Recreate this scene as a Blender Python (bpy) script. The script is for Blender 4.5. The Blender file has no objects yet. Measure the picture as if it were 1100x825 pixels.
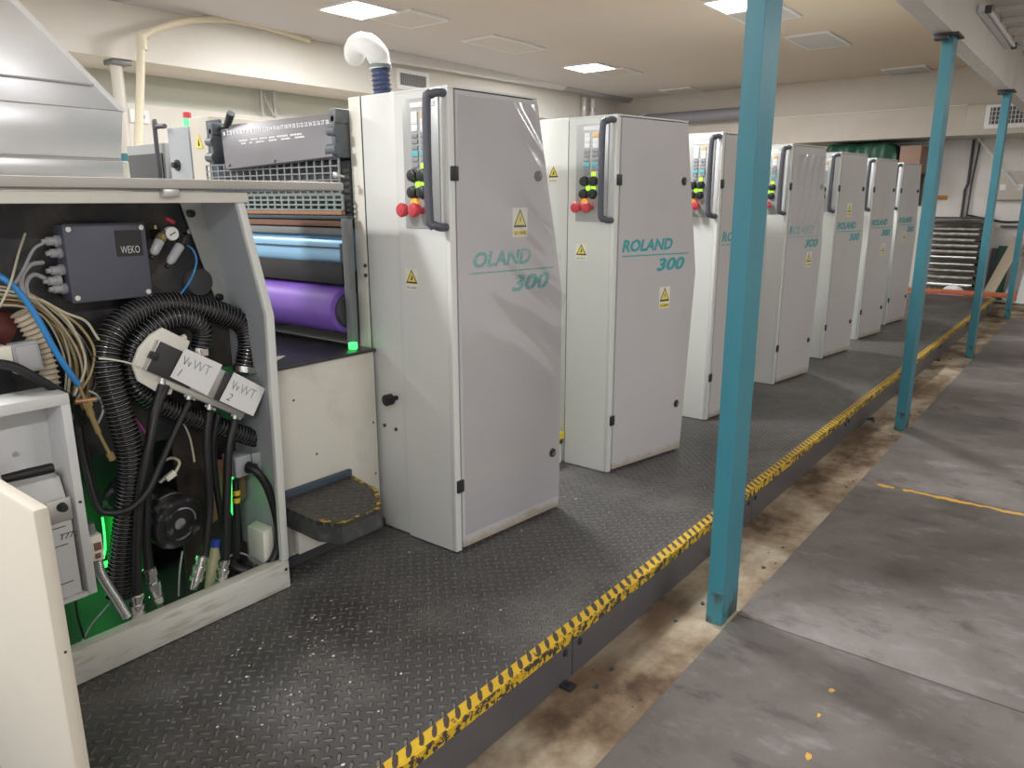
import bpy, bmesh, math, random
from mathutils import Vector, Matrix
random.seed(7)
C = bpy.context.scene.collection
H, P = 1.60, 0.196            # eye height above the floor, platform height

# ------------------------------------------------------------------ camera
F = 806.0
pitch, yaw, roll = math.radians(13.73), math.radians(38.25), math.radians(-0.122)
_c, _s = math.cos(yaw), math.sin(yaw)
_fh = Vector((_c, _s, 0)); _rt0 = Vector((_s, -_c, 0)); _up = Vector((0, 0, 1))
FW = _fh*math.cos(pitch) - _up*math.sin(pitch)
_cu0 = _fh*math.sin(pitch) + _up*math.cos(pitch)
RT = _rt0*math.cos(roll) + _cu0*math.sin(roll)
CU = _cu0*math.cos(roll) - _rt0*math.sin(roll)
EYE = Vector((0, 0, H))
cam = bpy.data.cameras.new('camera'); camo = bpy.data.objects.new('camera', cam); C.objects.link(camo)
cam.sensor_width = 36.0; cam.lens = F/1100*36.0; cam.clip_start = 0.02
m3 = Matrix((RT, CU, -FW)).transposed()
camo.matrix_world = Matrix.Translation(EYE) @ m3.to_4x4()
bpy.context.scene.camera = camo

def at(px, py, Y):
    """point of the photograph on the plane y = Y"""
    r = FW + RT*((px-550)/F) - CU*((py-412.5)/F)
    return EYE + r*(Y/r.y)
def atx(px, py, X):
    r = FW + RT*((px-550)/F) - CU*((py-412.5)/F)
    return EYE + r*(X/r.x)

# ------------------------------------------------------------------ materials
def nodes_of(name):
    m = bpy.data.materials.new(name); m.use_nodes = True
    nt = m.node_tree; b = nt.nodes['Principled BSDF']
    return m, nt, b
def N(nt, t, **kw):
    n = nt.nodes.new(t)
    for k, v in kw.items(): setattr(n, k, v)
    return n
def mth(nt, op, a, b=None):
    n = N(nt, 'ShaderNodeMath', operation=op)
    for i, v in enumerate((a, b)):
        if v is None: continue
        if isinstance(v, (int, float)): n.inputs[i].default_value = v
        else: nt.links.new(v, n.inputs[i])
    return n.outputs[0]
def rgb(c): return (c[0], c[1], c[2], 1)
def ramp(nt, fac, stops):
    r = N(nt, 'ShaderNodeValToRGB'); nt.links.new(fac, r.inputs[0])
    e = r.color_ramp.elements
    while len(e) < len(stops): e.new(0.5)
    for i, (p, c) in enumerate(stops):
        e[i].position = p; e[i].color = rgb(c)
    return r.outputs[0]
def noise(nt, scale, detail=4, rough=0.55, coord='Object', stretch=None):
    tc = N(nt, 'ShaderNodeTexCoord'); n = N(nt, 'ShaderNodeTexNoise')
    n.inputs['Scale'].default_value = scale; n.inputs['Detail'].default_value = detail; n.inputs['Roughness'].default_value = rough
    if stretch:
        mp = N(nt, 'ShaderNodeMapping'); mp.inputs['Scale'].default_value = stretch
        nt.links.new(tc.outputs[coord], mp.inputs[0]); nt.links.new(mp.outputs[0], n.inputs['Vector'])
    else: nt.links.new(tc.outputs[coord], n.inputs['Vector'])
    return n.outputs['Fac']
def mixc(nt, fac, a, b):
    n = N(nt, 'ShaderNodeMix', data_type='RGBA')
    for k, v in ((0, fac), (6, a), (7, b)):
        if isinstance(v, (int, float)): n.inputs[k].default_value = v
        elif isinstance(v, tuple): n.inputs[k].default_value = rgb(v)
        else: nt.links.new(v, n.inputs[k])
    return n.outputs[2]
def mat(name, col, rough=0.5, metal=0.0, dirt=None, amt=0.35, scale=3.0, stretch=None, bump=0.0, bscale=40.0, emit=None, estr=0.0, coat=0.0, lo=0.5, hi=0.75):
    m, nt, b = nodes_of(name)
    b.inputs['Roughness'].default_value = rough; b.inputs['Metallic'].default_value = metal
    d2 = dirt if dirt else tuple(c*0.86 for c in col)
    f = noise(nt, scale, 6, 0.6, stretch=stretch)
    r = N(nt, 'ShaderNodeMapRange'); r.inputs[1].default_value = lo; r.inputs[2].default_value = hi; r.inputs[4].default_value = amt
    nt.links.new(f, r.inputs[0])
    nt.links.new(mixc(nt, r.outputs[0], col, d2), b.inputs['Base Color'])
    if bump:
        bn = N(nt, 'ShaderNodeBump'); bn.inputs['Strength'].default_value = bump; bn.inputs['Distance'].default_value = 0.004
        nt.links.new(noise(nt, bscale, 3), bn.inputs['Height']); nt.links.new(bn.outputs[0], b.inputs['Normal'])
    if emit:
        b.inputs['Emission Color'].default_value = rgb(emit); b.inputs['Emission Strength'].default_value = estr
    if coat: b.inputs['Coat Weight'].default_value = coat
    return m

def door_mat(name, col, dirt):
    m = mat(name, col, 0.36, dirt=dirt, amt=0.6, scale=2.0, stretch=(1, 1, 0.6)); nt = m.node_tree; b = nt.nodes['Principled BSDF']
    src = b.inputs['Base Color'].links[0].from_socket
    tc = N(nt, 'ShaderNodeTexCoord'); sx = N(nt, 'ShaderNodeSeparateXYZ'); nt.links.new(tc.outputs['Object'], sx.inputs[0])
    n = noise(nt, 9, 5, 0.7)
    e = mth(nt, 'SUBTRACT', mth(nt, 'MULTIPLY', n, 0.11), sx.outputs[2])
    r = N(nt, 'ShaderNodeMapRange'); r.inputs[1].default_value = 0.0; r.inputs[2].default_value = 0.03; r.inputs[4].default_value = 0.75; nt.links.new(e, r.inputs[0])
    nt.links.new(mixc(nt, r.outputs[0], src, (0.36, 0.28, 0.19)), b.inputs['Base Color'])
    return m

def plate_height(nt, p):
    """diamond tread pattern: lens-shaped lugs, alternate ones turned by 90 degrees"""
    tc = N(nt, 'ShaderNodeTexCoord'); sx = N(nt, 'ShaderNodeSeparateXYZ'); nt.links.new(tc.outputs['Object'], sx.inputs[0])
    x, y = sx.outputs[0], sx.outputs[1]
    u = mth(nt, 'DIVIDE', mth(nt, 'ADD', x, y), 1.4142*p); v = mth(nt, 'DIVIDE', mth(nt, 'SUBTRACT', x, y), 1.4142*p)
    iu, iv = mth(nt, 'FLOOR', u), mth(nt, 'FLOOR', v)
    par = mth(nt, 'FLOORED_MODULO', mth(nt, 'ADD', iu, iv), 2.0)
    fu = mth(nt, 'SUBTRACT', mth(nt, 'SUBTRACT', u, iu), 0.5); fv = mth(nt, 'SUBTRACT', mth(nt, 'SUBTRACT', v, iv), 0.5)
    inv = mth(nt, 'SUBTRACT', 1.0, par)
    a = mth(nt, 'ADD', mth(nt, 'MULTIPLY', fu, par), mth(nt, 'MULTIPLY', fv, inv))
    b = mth(nt, 'ADD', mth(nt, 'MULTIPLY', fv, par), mth(nt, 'MULTIPLY', fu, inv))
    d = mth(nt, 'ADD', mth(nt, 'POWER', mth(nt, 'ABSOLUTE', mth(nt, 'DIVIDE', a, 0.50)), 2.0), mth(nt, 'POWER', mth(nt, 'ABSOLUTE', mth(nt, 'DIVIDE', b, 0.19)), 2.0))
    r = N(nt, 'ShaderNodeMapRange', interpolation_type='SMOOTHSTEP'); nt.links.new(d, r.inputs[0])
    r.inputs[1].default_value = 0.35; r.inputs[2].default_value = 1.1; r.inputs[3].default_value = 1.0; r.inputs[4].default_value = 0.0
    return r.outputs[0]
def checker_plate(name, base, lug, rough, p=0.031, dist=0.0035, metal=0.35, patch=None):
    m, nt, b = nodes_of(name)
    h = plate_height(nt, p)
    n = noise(nt, 1.7, 6, 0.65); n2 = noise(nt, 14, 5, 0.7)
    bc = mixc(nt, n2, base, tuple(c*0.55 for c in base))
    if patch: 
        r = N(nt, 'ShaderNodeMapRange'); r.inputs[1].default_value = 0.48; r.inputs[2].default_value = 0.68; nt.links.new(n, r.inputs[0])
        bc = mixc(nt, r.outputs[0], bc, patch)
    lf = mth(nt, 'MULTIPLY', h, mth(nt, 'ADD', 0.35, mth(nt, 'MULTIPLY', n2, 0.7)))
    nt.links.new(mixc(nt, lf, bc, lug), b.inputs['Base Color'])
    b.inputs['Metallic'].default_value = metal
    rr = mth(nt, 'ADD', mth(nt, 'MULTIPLY', n2, 0.25), rough - 0.12)
    nt.links.new(rr, b.inputs['Roughness'])
    bn = N(nt, 'ShaderNodeBump'); bn.inputs['Strength'].default_value = 1.0; bn.inputs['Distance'].default_value = dist
    nt.links.new(h, bn.inputs['Height']); nt.links.new(bn.outputs[0], b.inputs['Normal'])
    return m

MT = {}
MT['white'] = mat('white_paint', (0.70, 0.715, 0.69), 0.42, dirt=(0.58, 0.585, 0.54), amt=0.5, scale=2.2, stretch=(1, 1, 0.35))
MT['white_dirty'] = mat('dirty_white_paint', (0.76, 0.75, 0.68), 0.5, dirt=(0.50, 0.46, 0.37), amt=0.5, scale=5.0, stretch=(1, 1, 0.5), lo=0.52, hi=0.85)
MT['rail'] = mat('stained_rail_paint', (0.62, 0.62, 0.57), 0.5, dirt=(0.25, 0.19, 0.11), amt=0.7, scale=9.0, stretch=(.6, 1, 3.5), lo=0.52, hi=0.74)
MT['cream'] = mat('cream_paint', (0.55, 0.51, 0.44), 0.45, dirt=(0.66, 0.60, 0.48), amt=0.4, scale=3.0)
MT['door'] = door_mat('lavender_grey_door_paint', (0.535, 0.518, 0.535), (0.48, 0.46, 0.475))
MT['door_warm'] = door_mat('warm_grey_door_paint', (0.54, 0.52, 0.51), (0.475, 0.455, 0.44))
MT['seam'] = mat('dark_seam', (0.04, 0.04, 0.04), 0.8)
MT['black'] = mat('black_plastic', (0.025, 0.025, 0.028), 0.38)
MT['rubber'] = mat('black_rubber', (0.012, 0.012, 0.014), 0.45)
MT['hose'] = mat('black_hose', (0.010, 0.010, 0.011), 0.22)
MT['hose_rib'] = mat('hose_rib_highlight', (0.30, 0.30, 0.31), 0.2, 0.5)  # pale grey paints the highlights along the wire spiral
MT['grey_metal'] = mat('grey_painted_metal', (0.20, 0.21, 0.22), 0.4, dirt=(0.12, 0.12, 0.12), amt=0.5)
MT['mid_grey'] = mat('mid_grey_paint', (0.30, 0.31, 0.31), 0.5)
MT['step_side'] = mat('scuffed_black_step_side', (0.055, 0.058, 0.06), 0.4, dirt=(0.16, 0.16, 0.15), amt=0.7, scale=22)
MT['lid_paint'] = mat('worn_lid_paint', (0.50, 0.49, 0.47), 0.45, dirt=(0.38, 0.34, 0.28), amt=0.6, scale=5, stretch=(.5, 1, 1))
MT['valve_black'] = mat('satin_black_cover', (0.05, 0.05, 0.052), 0.3, 0.3)
MT['dark_brown'] = mat('oily_brown_steel', (0.045, 0.035, 0.03), 0.5, dirt=(0.10, 0.08, 0.06), amt=0.6, scale=7)
MT['slate'] = mat('slate_blue_box', (0.095, 0.10, 0.135), 0.42, dirt=(0.075, 0.08, 0.105), amt=0.5)
MT['dark_panel'] = mat('dark_stained_panel', (0.022, 0.023, 0.028), 0.45, dirt=(0.12, 0.105, 0.09), amt=0.85, scale=3.5, stretch=(1.4, 1, 0.8), lo=0.47, hi=0.68)
MT['grille_grey'] = mat('grey_grille_paint', (0.24, 0.26, 0.27), 0.4)
MT['plate_grey'] = mat('lavender_grey_plate', (0.185, 0.18, 0.195), 0.4, dirt=(0.14, 0.14, 0.14), amt=0.5)
MT['bracket_dark'] = mat('dark_slate_bracket', (0.11, 0.13, 0.15), 0.45, dirt=(0.30, 0.25, 0.2), amt=0.5, scale=12)
MT['dark_blue'] = mat('dark_blue_machine_paint', (0.05, 0.075, 0.10), 0.45)
MT['handle'] = mat('grab_handle_grey', (0.085, 0.09, 0.115), 0.38)
MT['chrome'] = mat('chrome', (0.75, 0.75, 0.74), 0.18, 1.0)
MT['alu'] = mat('brushed_aluminium', (0.62, 0.63, 0.62), 0.35, 0.8, stretch=(1, 1, 8), scale=6)
MT['steel_sheet'] = mat('silver_sheet_metal', (0.76, 0.77, 0.80), 0.30, 0.75, dirt=(0.60, 0.60, 0.60), amt=0.5, scale=1.5)
MT['teal_text'] = mat('teal_lettering', (0.06, 0.37, 0.40), 0.5)
MT['teal_worn'] = mat('worn_teal_lettering', (0.07, 0.36, 0.36), 0.5, dirt=(0.59, 0.565, 0.58), amt=0.95, scale=45, lo=0.56, hi=0.64)
MT['label_white'] = mat('label_white', (0.82, 0.80, 0.70), 0.5)
MT['label_yellow'] = mat('label_yellow', (0.86, 0.70, 0.10), 0.5)
MT['label_black'] = mat('label_black', (0.02, 0.02, 0.02), 0.5)
MT['red'] = mat('red_mushroom_button', (0.60, 0.06, 0.08), 0.35)
MT['red_dark'] = mat('dark_red_paint', (0.12, 0.03, 0.025), 0.5)
MT['orange_btn'] = mat('orange_button', (0.85, 0.42, 0.05), 0.4, emit=(1, 0.45, 0.05), estr=0.25)
MT['green_btn'] = mat('lit_green_button', (0.35, 0.8, 0.05), 0.4, emit=(0.40, 1.0, 0.03), estr=0.9)
MT['key_white'] = mat('white_key', (0.86, 0.87, 0.88), 0.4)
MT['key_grey'] = mat('grey_key', (0.30, 0.31, 0.34), 0.4)
MT['key_teal'] = mat('teal_key', (0.16, 0.48, 0.52), 0.4)
MT['key_orange'] = mat('orange_key', (0.88, 0.55, 0.28), 0.4)
MT['panel_grey'] = mat('control_panel_grey', (0.43, 0.44, 0.44), 0.35, 0.2)
MT['post'] = mat('teal_post_paint', (0.042, 0.205, 0.262), 0.38, dirt=(0.028, 0.15, 0.205), amt=0.8, scale=4, stretch=(1, 1, 0.3))
MT['post_foot'] = mat('grimy_post_foot', (0.045, 0.205, 0.25), 0.5, dirt=(0.06, 0.05, 0.035), amt=0.9, scale=16, stretch=(1, 1, .6), lo=0.46, hi=0.62)
MT['purple'] = mat('purple_roller_rubber', (0.215, 0.105, 0.50), 0.45)
MT['blue_roller'] = mat('light_blue_plate_metal', (0.30, 0.56, 0.82), 0.28, 0.35)
MT['brown'] = mat('brown_bar', (0.22, 0.11, 0.07), 0.4)
MT['copper'] = mat('copper_strip', (0.42, 0.22, 0.12), 0.4, 0.4, dirt=(0.2, 0.14, 0.1), amt=0.6, scale=30)
MT['mesh_green'] = mat('green_grey_guard', (0.24, 0.29, 0.28), 0.45)
MT['green_lit'] = mat('green_casing', (0.05, 0.30, 0.09), 0.4)
MT['green_glow'] = mat('glowing_green', (0.1, 0.9, 0.2), 0.4, emit=(0.05, 1.0, 0.15), estr=1.4)  # emission also paints a glow on the clip and cable, which are no lamps
MT['yellow'] = mat('yellow_tape', (0.80, 0.58, 0.04), 0.5)
MT['brass'] = mat('brass_fitting', (0.50, 0.38, 0.18), 0.35, 0.7)
MT['blue_hose'] = mat('blue_hose', (0.03, 0.24, 0.60), 0.35)
MT['blue_cap'] = mat('blue_cap', (0.03, 0.08, 0.50), 0.4)
MT['beige_hose'] = mat('beige_ribbed_conduit', (0.55, 0.49, 0.37), 0.5)
MT['wire_tan'] = mat('tan_wires', (0.38, 0.29, 0.14), 0.5)
MT['wire_cream'] = mat('cream_wire', (0.58, 0.53, 0.40), 0.5)
MT['wire_grey'] = mat('grey_cable', (0.42, 0.42, 0.44), 0.45)
MT['wire_pink'] = mat('magenta_wire', (0.55, 0.05, 0.35), 0.45)
MT['paper'] = mat('paper_sheet', (0.80, 0.80, 0.80), 0.7)
MT['ink'] = mat('marker_ink', (0.06, 0.06, 0.07), 0.6)
MT['ink_grey'] = mat('pencil_ink', (0.32, 0.32, 0.34), 0.6)
MT['white_text'] = mat('white_print', (0.85, 0.85, 0.85), 0.5)
MT['bottle'] = mat('cloudy_yellow_plastic', (0.55, 0.52, 0.32), 0.35)
MT['conduit'] = mat('flexible_metal_conduit', (0.40, 0.40, 0.38), 0.3, 0.7)
MT['grey_box'] = mat('grey_socket_plastic', (0.36, 0.38, 0.40), 0.45)
MT['pale_grey'] = mat('pale_grey_box_paint', (0.66, 0.67, 0.68), 0.45)
MT['pvc'] = mat('cream_pvc', (0.74, 0.68, 0.52), 0.4)
MT['pipe_grey'] = mat('grey_pipe_paint', (0.66, 0.63, 0.58), 0.45)
MT['duct'] = mat('silver_flexible_duct', (0.74, 0.75, 0.78), 0.35, 0.45)
MT['duct_dark'] = mat('dim_grey_duct', (0.42, 0.43, 0.47), 0.4, 0.5)
MT['pipe_dim'] = mat('dim_grey_pipe', (0.25, 0.25, 0.28), 0.45)
MT['white_hose'] = mat('white_fabric_hose', (0.86, 0.86, 0.85), 0.6)
MT['navy_hose'] = mat('navy_corrugated_hose', (0.06, 0.08, 0.17), 0.4)
MT['wall'] = mat('cream_wall_plaster', (0.75, 0.73, 0.685), 0.8, dirt=(0.66, 0.60, 0.49), amt=0.5, scale=1.3)
MT['wall_pale'] = mat('pale_green_wall', (0.70, 0.72, 0.66), 0.8, dirt=(0.62, 0.62, 0.55), amt=0.4, scale=1.3)
MT['wall_white'] = mat('white_wall', (0.80, 0.78, 0.75), 0.8, dirt=(0.66, 0.62, 0.57), amt=0.5, scale=1.1)
MT['bulkhead'] = mat('beige_bulkhead', (0.60, 0.555, 0.50), 0.8, dirt=(0.50, 0.45, 0.39), amt=0.6, scale=1.6)
MT['beam_white'] = mat('white_beam_paint', (0.74, 0.71, 0.67), 0.6, dirt=(0.60, 0.56, 0.52), amt=0.5, scale=2.5)
MT['dark_steel'] = mat('dark_steel', (0.06, 0.06, 0.065), 0.5)
MT['vent_dark'] = mat('vent_slats', (0.30, 0.30, 0.30), 0.5)
MT['tarp'] = mat('green_tarpaulin', (0.028, 0.105, 0.07), 0.4, bump=0.5, bscale=6)
MT['tan_box'] = mat('brown_cardboard', (0.42, 0.28, 0.22), 0.8)
MT['orange_beam'] = mat('orange_painted_steel', (0.52, 0.15, 0.07), 0.5, dirt=(0.3, 0.1, 0.05), amt=0.6, scale=8)
MT['wood'] = mat('pale_wood', (0.52, 0.43, 0.32), 0.65, stretch=(1, 8, 8), scale=4)
MT['red_cloth'] = mat('red_cloth', (0.60, 0.05, 0.08), 0.8)
MT['white_cloth'] = mat('white_cloth', (0.80, 0.78, 0.80), 0.8)
MT['dark_green'] = mat('dark_green_board', (0.03, 0.12, 0.09), 0.6)
MT['grey_board'] = mat('grey_board', (0.20, 0.20, 0.23), 0.6)
MT['lamp_on'] = mat('lit_lamp_diffuser', (0.9, 0.9, 0.9), 0.5, emit=(1.0, 0.98, 0.95), estr=14.0)
MT['lamp_off'] = mat('unlit_lamp_diffuser', (0.60, 0.59, 0.58), 0.5)
MT['lamp_frame'] = mat('lamp_frame', (0.80, 0.80, 0.80), 0.4)
MT['rack_dark'] = mat('rack_dark', (0.05, 0.048, 0.045), 0.6)
MT['rack_light'] = mat('rack_pale_edge', (0.62, 0.60, 0.55), 0.5, dirt=(0.2, 0.18, 0.15), amt=0.8, scale=8, lo=0.4, hi=0.6)
MT['skirt'] = mat('platform_skirt', (0.125, 0.122, 0.132), 0.40, 0.3, dirt=(0.17, 0.145, 0.13), amt=0.6, scale=2.5, stretch=(1, 1, 2))
MT['block_white'] = mat('scuffed_ivory_panel', (0.68, 0.66, 0.59), 0.5, dirt=(0.40, 0.36, 0.28), amt=0.6, scale=5.0, lo=0.54, hi=0.85)
MT['dark_top'] = mat('oily_black_top', (0.035, 0.035, 0.038), 0.35, dirt=(0.09, 0.09, 0.09), amt=0.7, scale=6)
MT['flake'] = mat('white_paper_chips', (0.70, 0.68, 0.66), 0.8)
MT['stripe'] = mat('orange_yellow_paint', (0.62, 0.36, 0.06), 0.6, dirt=(0.3, 0.2, 0.1), amt=0.7, scale=20)
MT['flat_orange'] = mat('orange_sign', (0.55, 0.25, 0.06), 0.6)
MT['gauge'] = mat('gauge_face', (0.85, 0.85, 0.83), 0.4)
MT['bowl'] = mat('clear_bowl_plastic', (0.45, 0.46, 0.48), 0.15)
MT['motor'] = mat('black_motor_paint', (0.02, 0.02, 0.022), 0.28, dirt=(0.30, 0.30, 0.30), amt=0.7, scale=14, lo=0.56, hi=0.68)
MT['motor_ring'] = mat('worn_ring_highlight', (0.36, 0.36, 0.36), 0.3, 0.4, dirt=(0.03, 0.03, 0.03), amt=1.0, scale=12, lo=0.44, hi=0.54)  # lighter grey paints the ring highlights on the worn cover
MT['checker'] = checker_plate('black_checker_plate', (0.125, 0.122, 0.121), (0.225, 0.220, 0.217), 0.36, p=0.034, dist=0.009, metal=0.3, patch=(0.185, 0.178, 0.176))
MT['checker_small'] = checker_plate('worn_checker_plate', (0.085, 0.08, 0.076), (0.14, 0.13, 0.125), 0.42, p=0.034, dist=0.006)

def nosing():
    m, nt, b = nodes_of('yellow_painted_nosing')
    tc = N(nt, 'ShaderNodeTexCoord'); sx = N(nt, 'ShaderNodeSeparateXYZ'); nt.links.new(tc.outputs['Object'], sx.inputs[0])
    fx = mth(nt, 'SUBTRACT', mth(nt, 'FRACT', mth(nt, 'DIVIDE', sx.outputs[0], 0.048)), 0.5)
    fy = mth(nt, 'DIVIDE', mth(nt, 'ADD', sx.outputs[1], 2.9-1.26), 0.048)
    a = mth(nt, 'DIVIDE', mth(nt, 'ADD', fx, fy), 1.414*0.66); c = mth(nt, 'DIVIDE', mth(nt, 'SUBTRACT', fx, fy), 1.414*0.19)
    d = mth(nt, 'ADD', mth(nt, 'MULTIPLY', a, a), mth(nt, 'MULTIPLY', c, c))
    n = noise(nt, 28, 5, 0.7); n1 = noise(nt, 1.1, 3)
    worn = mth(nt, 'LESS_THAN', mth(nt, 'SUBTRACT', d, mth(nt, 'MULTIPLY', mth(nt, 'SUBTRACT', n, 0.5), 2.2)), 0.78)
    w2 = mth(nt, 'GREATER_THAN', mth(nt, 'ADD', n, mth(nt, 'MULTIPLY', n1, 0.2)), 0.74)
    y = mixc(nt, n, (0.72, 0.47, 0.03), (0.50, 0.31, 0.03))
    nt.links.new(mixc(nt, mth(nt, 'MAXIMUM', worn, w2), y, (0.07, 0.055, 0.045)), b.inputs['Base Color'])
    b.inputs['Roughness'].default_value = 0.45
    h = mth(nt, 'SUBTRACT', 1.0, mth(nt, 'MINIMUM', d, 1.0))
    bn = N(nt, 'ShaderNodeBump'); bn.inputs['Strength'].default_value = 0.8; bn.inputs['Distance'].default_value = 0.004
    nt.links.new(h, bn.inputs['Height']); nt.links.new(bn.outputs[0], b.inputs['Normal'])
    return m
MT['nosing'] = nosing()
def nosing_lip():
    m, nt, b = nodes_of('worn_yellow_lip')
    n = noise(nt, 34, 5, 0.7)
    w = mth(nt, 'GREATER_THAN', n, 0.50)
    nt.links.new(mixc(nt, w, (0.62, 0.40, 0.02), (0.05, 0.042, 0.03)), b.inputs['Base Color']); b.inputs['Roughness'].default_value = 0.55
    return m
MT['nosing_lip'] = nosing_lip()
def concrete():
    m, nt, b = nodes_of('stained_concrete')
    n = noise(nt, 2.2, 8, 0.65); n2 = noise(nt, 26, 6, 0.7); n3 = noise(nt, 1.3, 4, 0.6, stretch=(0.5, 2.0, 1))
    c = ramp(nt, n, [(0.36, (0.06, 0.035, 0.02)), (0.44, (0.22, 0.16, 0.10)), (0.52, (0.37, 0.30, 0.21)), (0.64, (0.56, 0.50, 0.39))])
    c2 = mixc(nt, mth(nt, 'MULTIPLY', n2, 0.55), c, (0.13, 0.085, 0.055))
    r = N(nt, 'ShaderNodeMapRange'); r.inputs[1].default_value = 0.52; r.inputs[2].default_value = 0.66; r.inputs[4].default_value = 0.75; nt.links.new(n3, r.inputs[0])
    nt.links.new(mixc(nt, r.outputs[0], c2, (0.10, 0.055, 0.03)), b.inputs['Base Color']); b.inputs['Roughness'].default_value = 0.75
    bn = N(nt, 'ShaderNodeBump'); bn.inputs['Strength'].default_value = 0.5; bn.inputs['Distance'].default_value = 0.01
    nt.links.new(n2, bn.inputs['Height']); nt.links.new(bn.outputs[0], b.inputs['Normal'])
    return m
MT['concrete'] = concrete()
def floorplate():
    m, nt, b = nodes_of('grey_steel_floor_sheet')
    n = noise(nt, 1.0, 7, 0.6); n2 = noise(nt, 3.5, 8, 0.72, stretch=(1.6, 0.8, 1)); n3 = noise(nt, 45, 3)
    c = ramp(nt, n, [(0.36, (0.105, 0.086, 0.077)), (0.5, (0.165, 0.145, 0.134)), (0.64, (0.23, 0.212, 0.203))])
    r = N(nt, 'ShaderNodeMapRange'); r.inputs[1].default_value = 0.53; r.inputs[2].default_value = 0.68; r.inputs[4].default_value = 0.7; nt.links.new(n2, r.inputs[0])
    c = mixc(nt, r.outputs[0], c, (0.30, 0.295, 0.30))
    r2 = N(nt, 'ShaderNodeMapRange'); r2.inputs[1].default_value = 0.36; r2.inputs[2].default_value = 0.46; r2.inputs[3].default_value = 0.75; r2.inputs[4].default_value = 0.0; nt.links.new(n2, r2.inputs[0])
    c = mixc(nt, r2.outputs[0], c, (0.075, 0.07, 0.068))
    nt.links.new(mixc(nt, mth(nt, 'MULTIPLY', n3, 0.18), c, (0.1, 0.09, 0.085)), b.inputs['Base Color'])
    nt.links.new(mth(nt, 'ADD', 0.36, mth(nt, 'MULTIPLY', n2, 0.3)), b.inputs['Roughness'])
    b.inputs['Metallic'].default_value = 0.15
    return m
MT['floor_plate'] = floorplate()
def ceiling_mat():
    m, nt, b = nodes_of('stained_ceiling')
    tc = N(nt, 'ShaderNodeTexCoord'); sx = N(nt, 'ShaderNodeSeparateXYZ'); nt.links.new(tc.outputs['Object'], sx.inputs[0])
    n = noise(nt, 0.8, 5); n2 = noise(nt, 1.0, 5, 0.7, stretch=(0.6, 1.6, 1))
    r = N(nt, 'ShaderNodeMapRange'); r.inputs[1].default_value = 8.0; r.inputs[2].default_value = 3.0
    nt.links.new(mth(nt, 'ADD', sx.outputs[1], mth(nt, 'MULTIPLY', n, 2.0)), r.inputs[0])
    c = mixc(nt, r.outputs[0], (0.62, 0.62, 0.66), (0.76, 0.63, 0.45))
    nt.links.new(mixc(nt, mth(nt, 'MULTIPLY', n2, 0.35), c, (0.62, 0.58, 0.54)), b.inputs['Base Color']); b.inputs['Roughness'].default_value = 0.7
    return m
MT['ceiling'] = ceiling_mat()
def film(name, amt, white):
    m, nt, b = nodes_of(name)
    out = nt.nodes['Material Output']
    tr = N(nt, 'ShaderNodeBsdfTransparent'); gl = N(nt, 'ShaderNodeBsdfGlossy'); df = N(nt, 'ShaderNodeBsdfDiffuse'); mx = N(nt, 'ShaderNodeMixShader'); mx2 = N(nt, 'ShaderNodeMixShader')
    gl.inputs['Roughness'].default_value = 0.14; gl.inputs['Color'].default_value = (0.95, 0.95, 1, 1); df.inputs['Color'].default_value = (0.75, 0.75, 0.77, 1)
    mx2.inputs[0].default_value = white
    nt.links.new(gl.outputs[0], mx2.inputs[1]); nt.links.new(df.outputs[0], mx2.inputs[2])
    mx.inputs[0].default_value = amt
    nt.links.new(tr.outputs[0], mx.inputs[1]); nt.links.new(mx2.outputs[0], mx.inputs[2]); nt.links.new(mx.outputs[0], out.inputs[0])
    return m
MT['film'] = film('crumpled_clear_film', .22, .26)
MT['film_white'] = film('highlight_white_film', .42, .55)  # extra white diffuse paints the highlights on the creases

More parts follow.
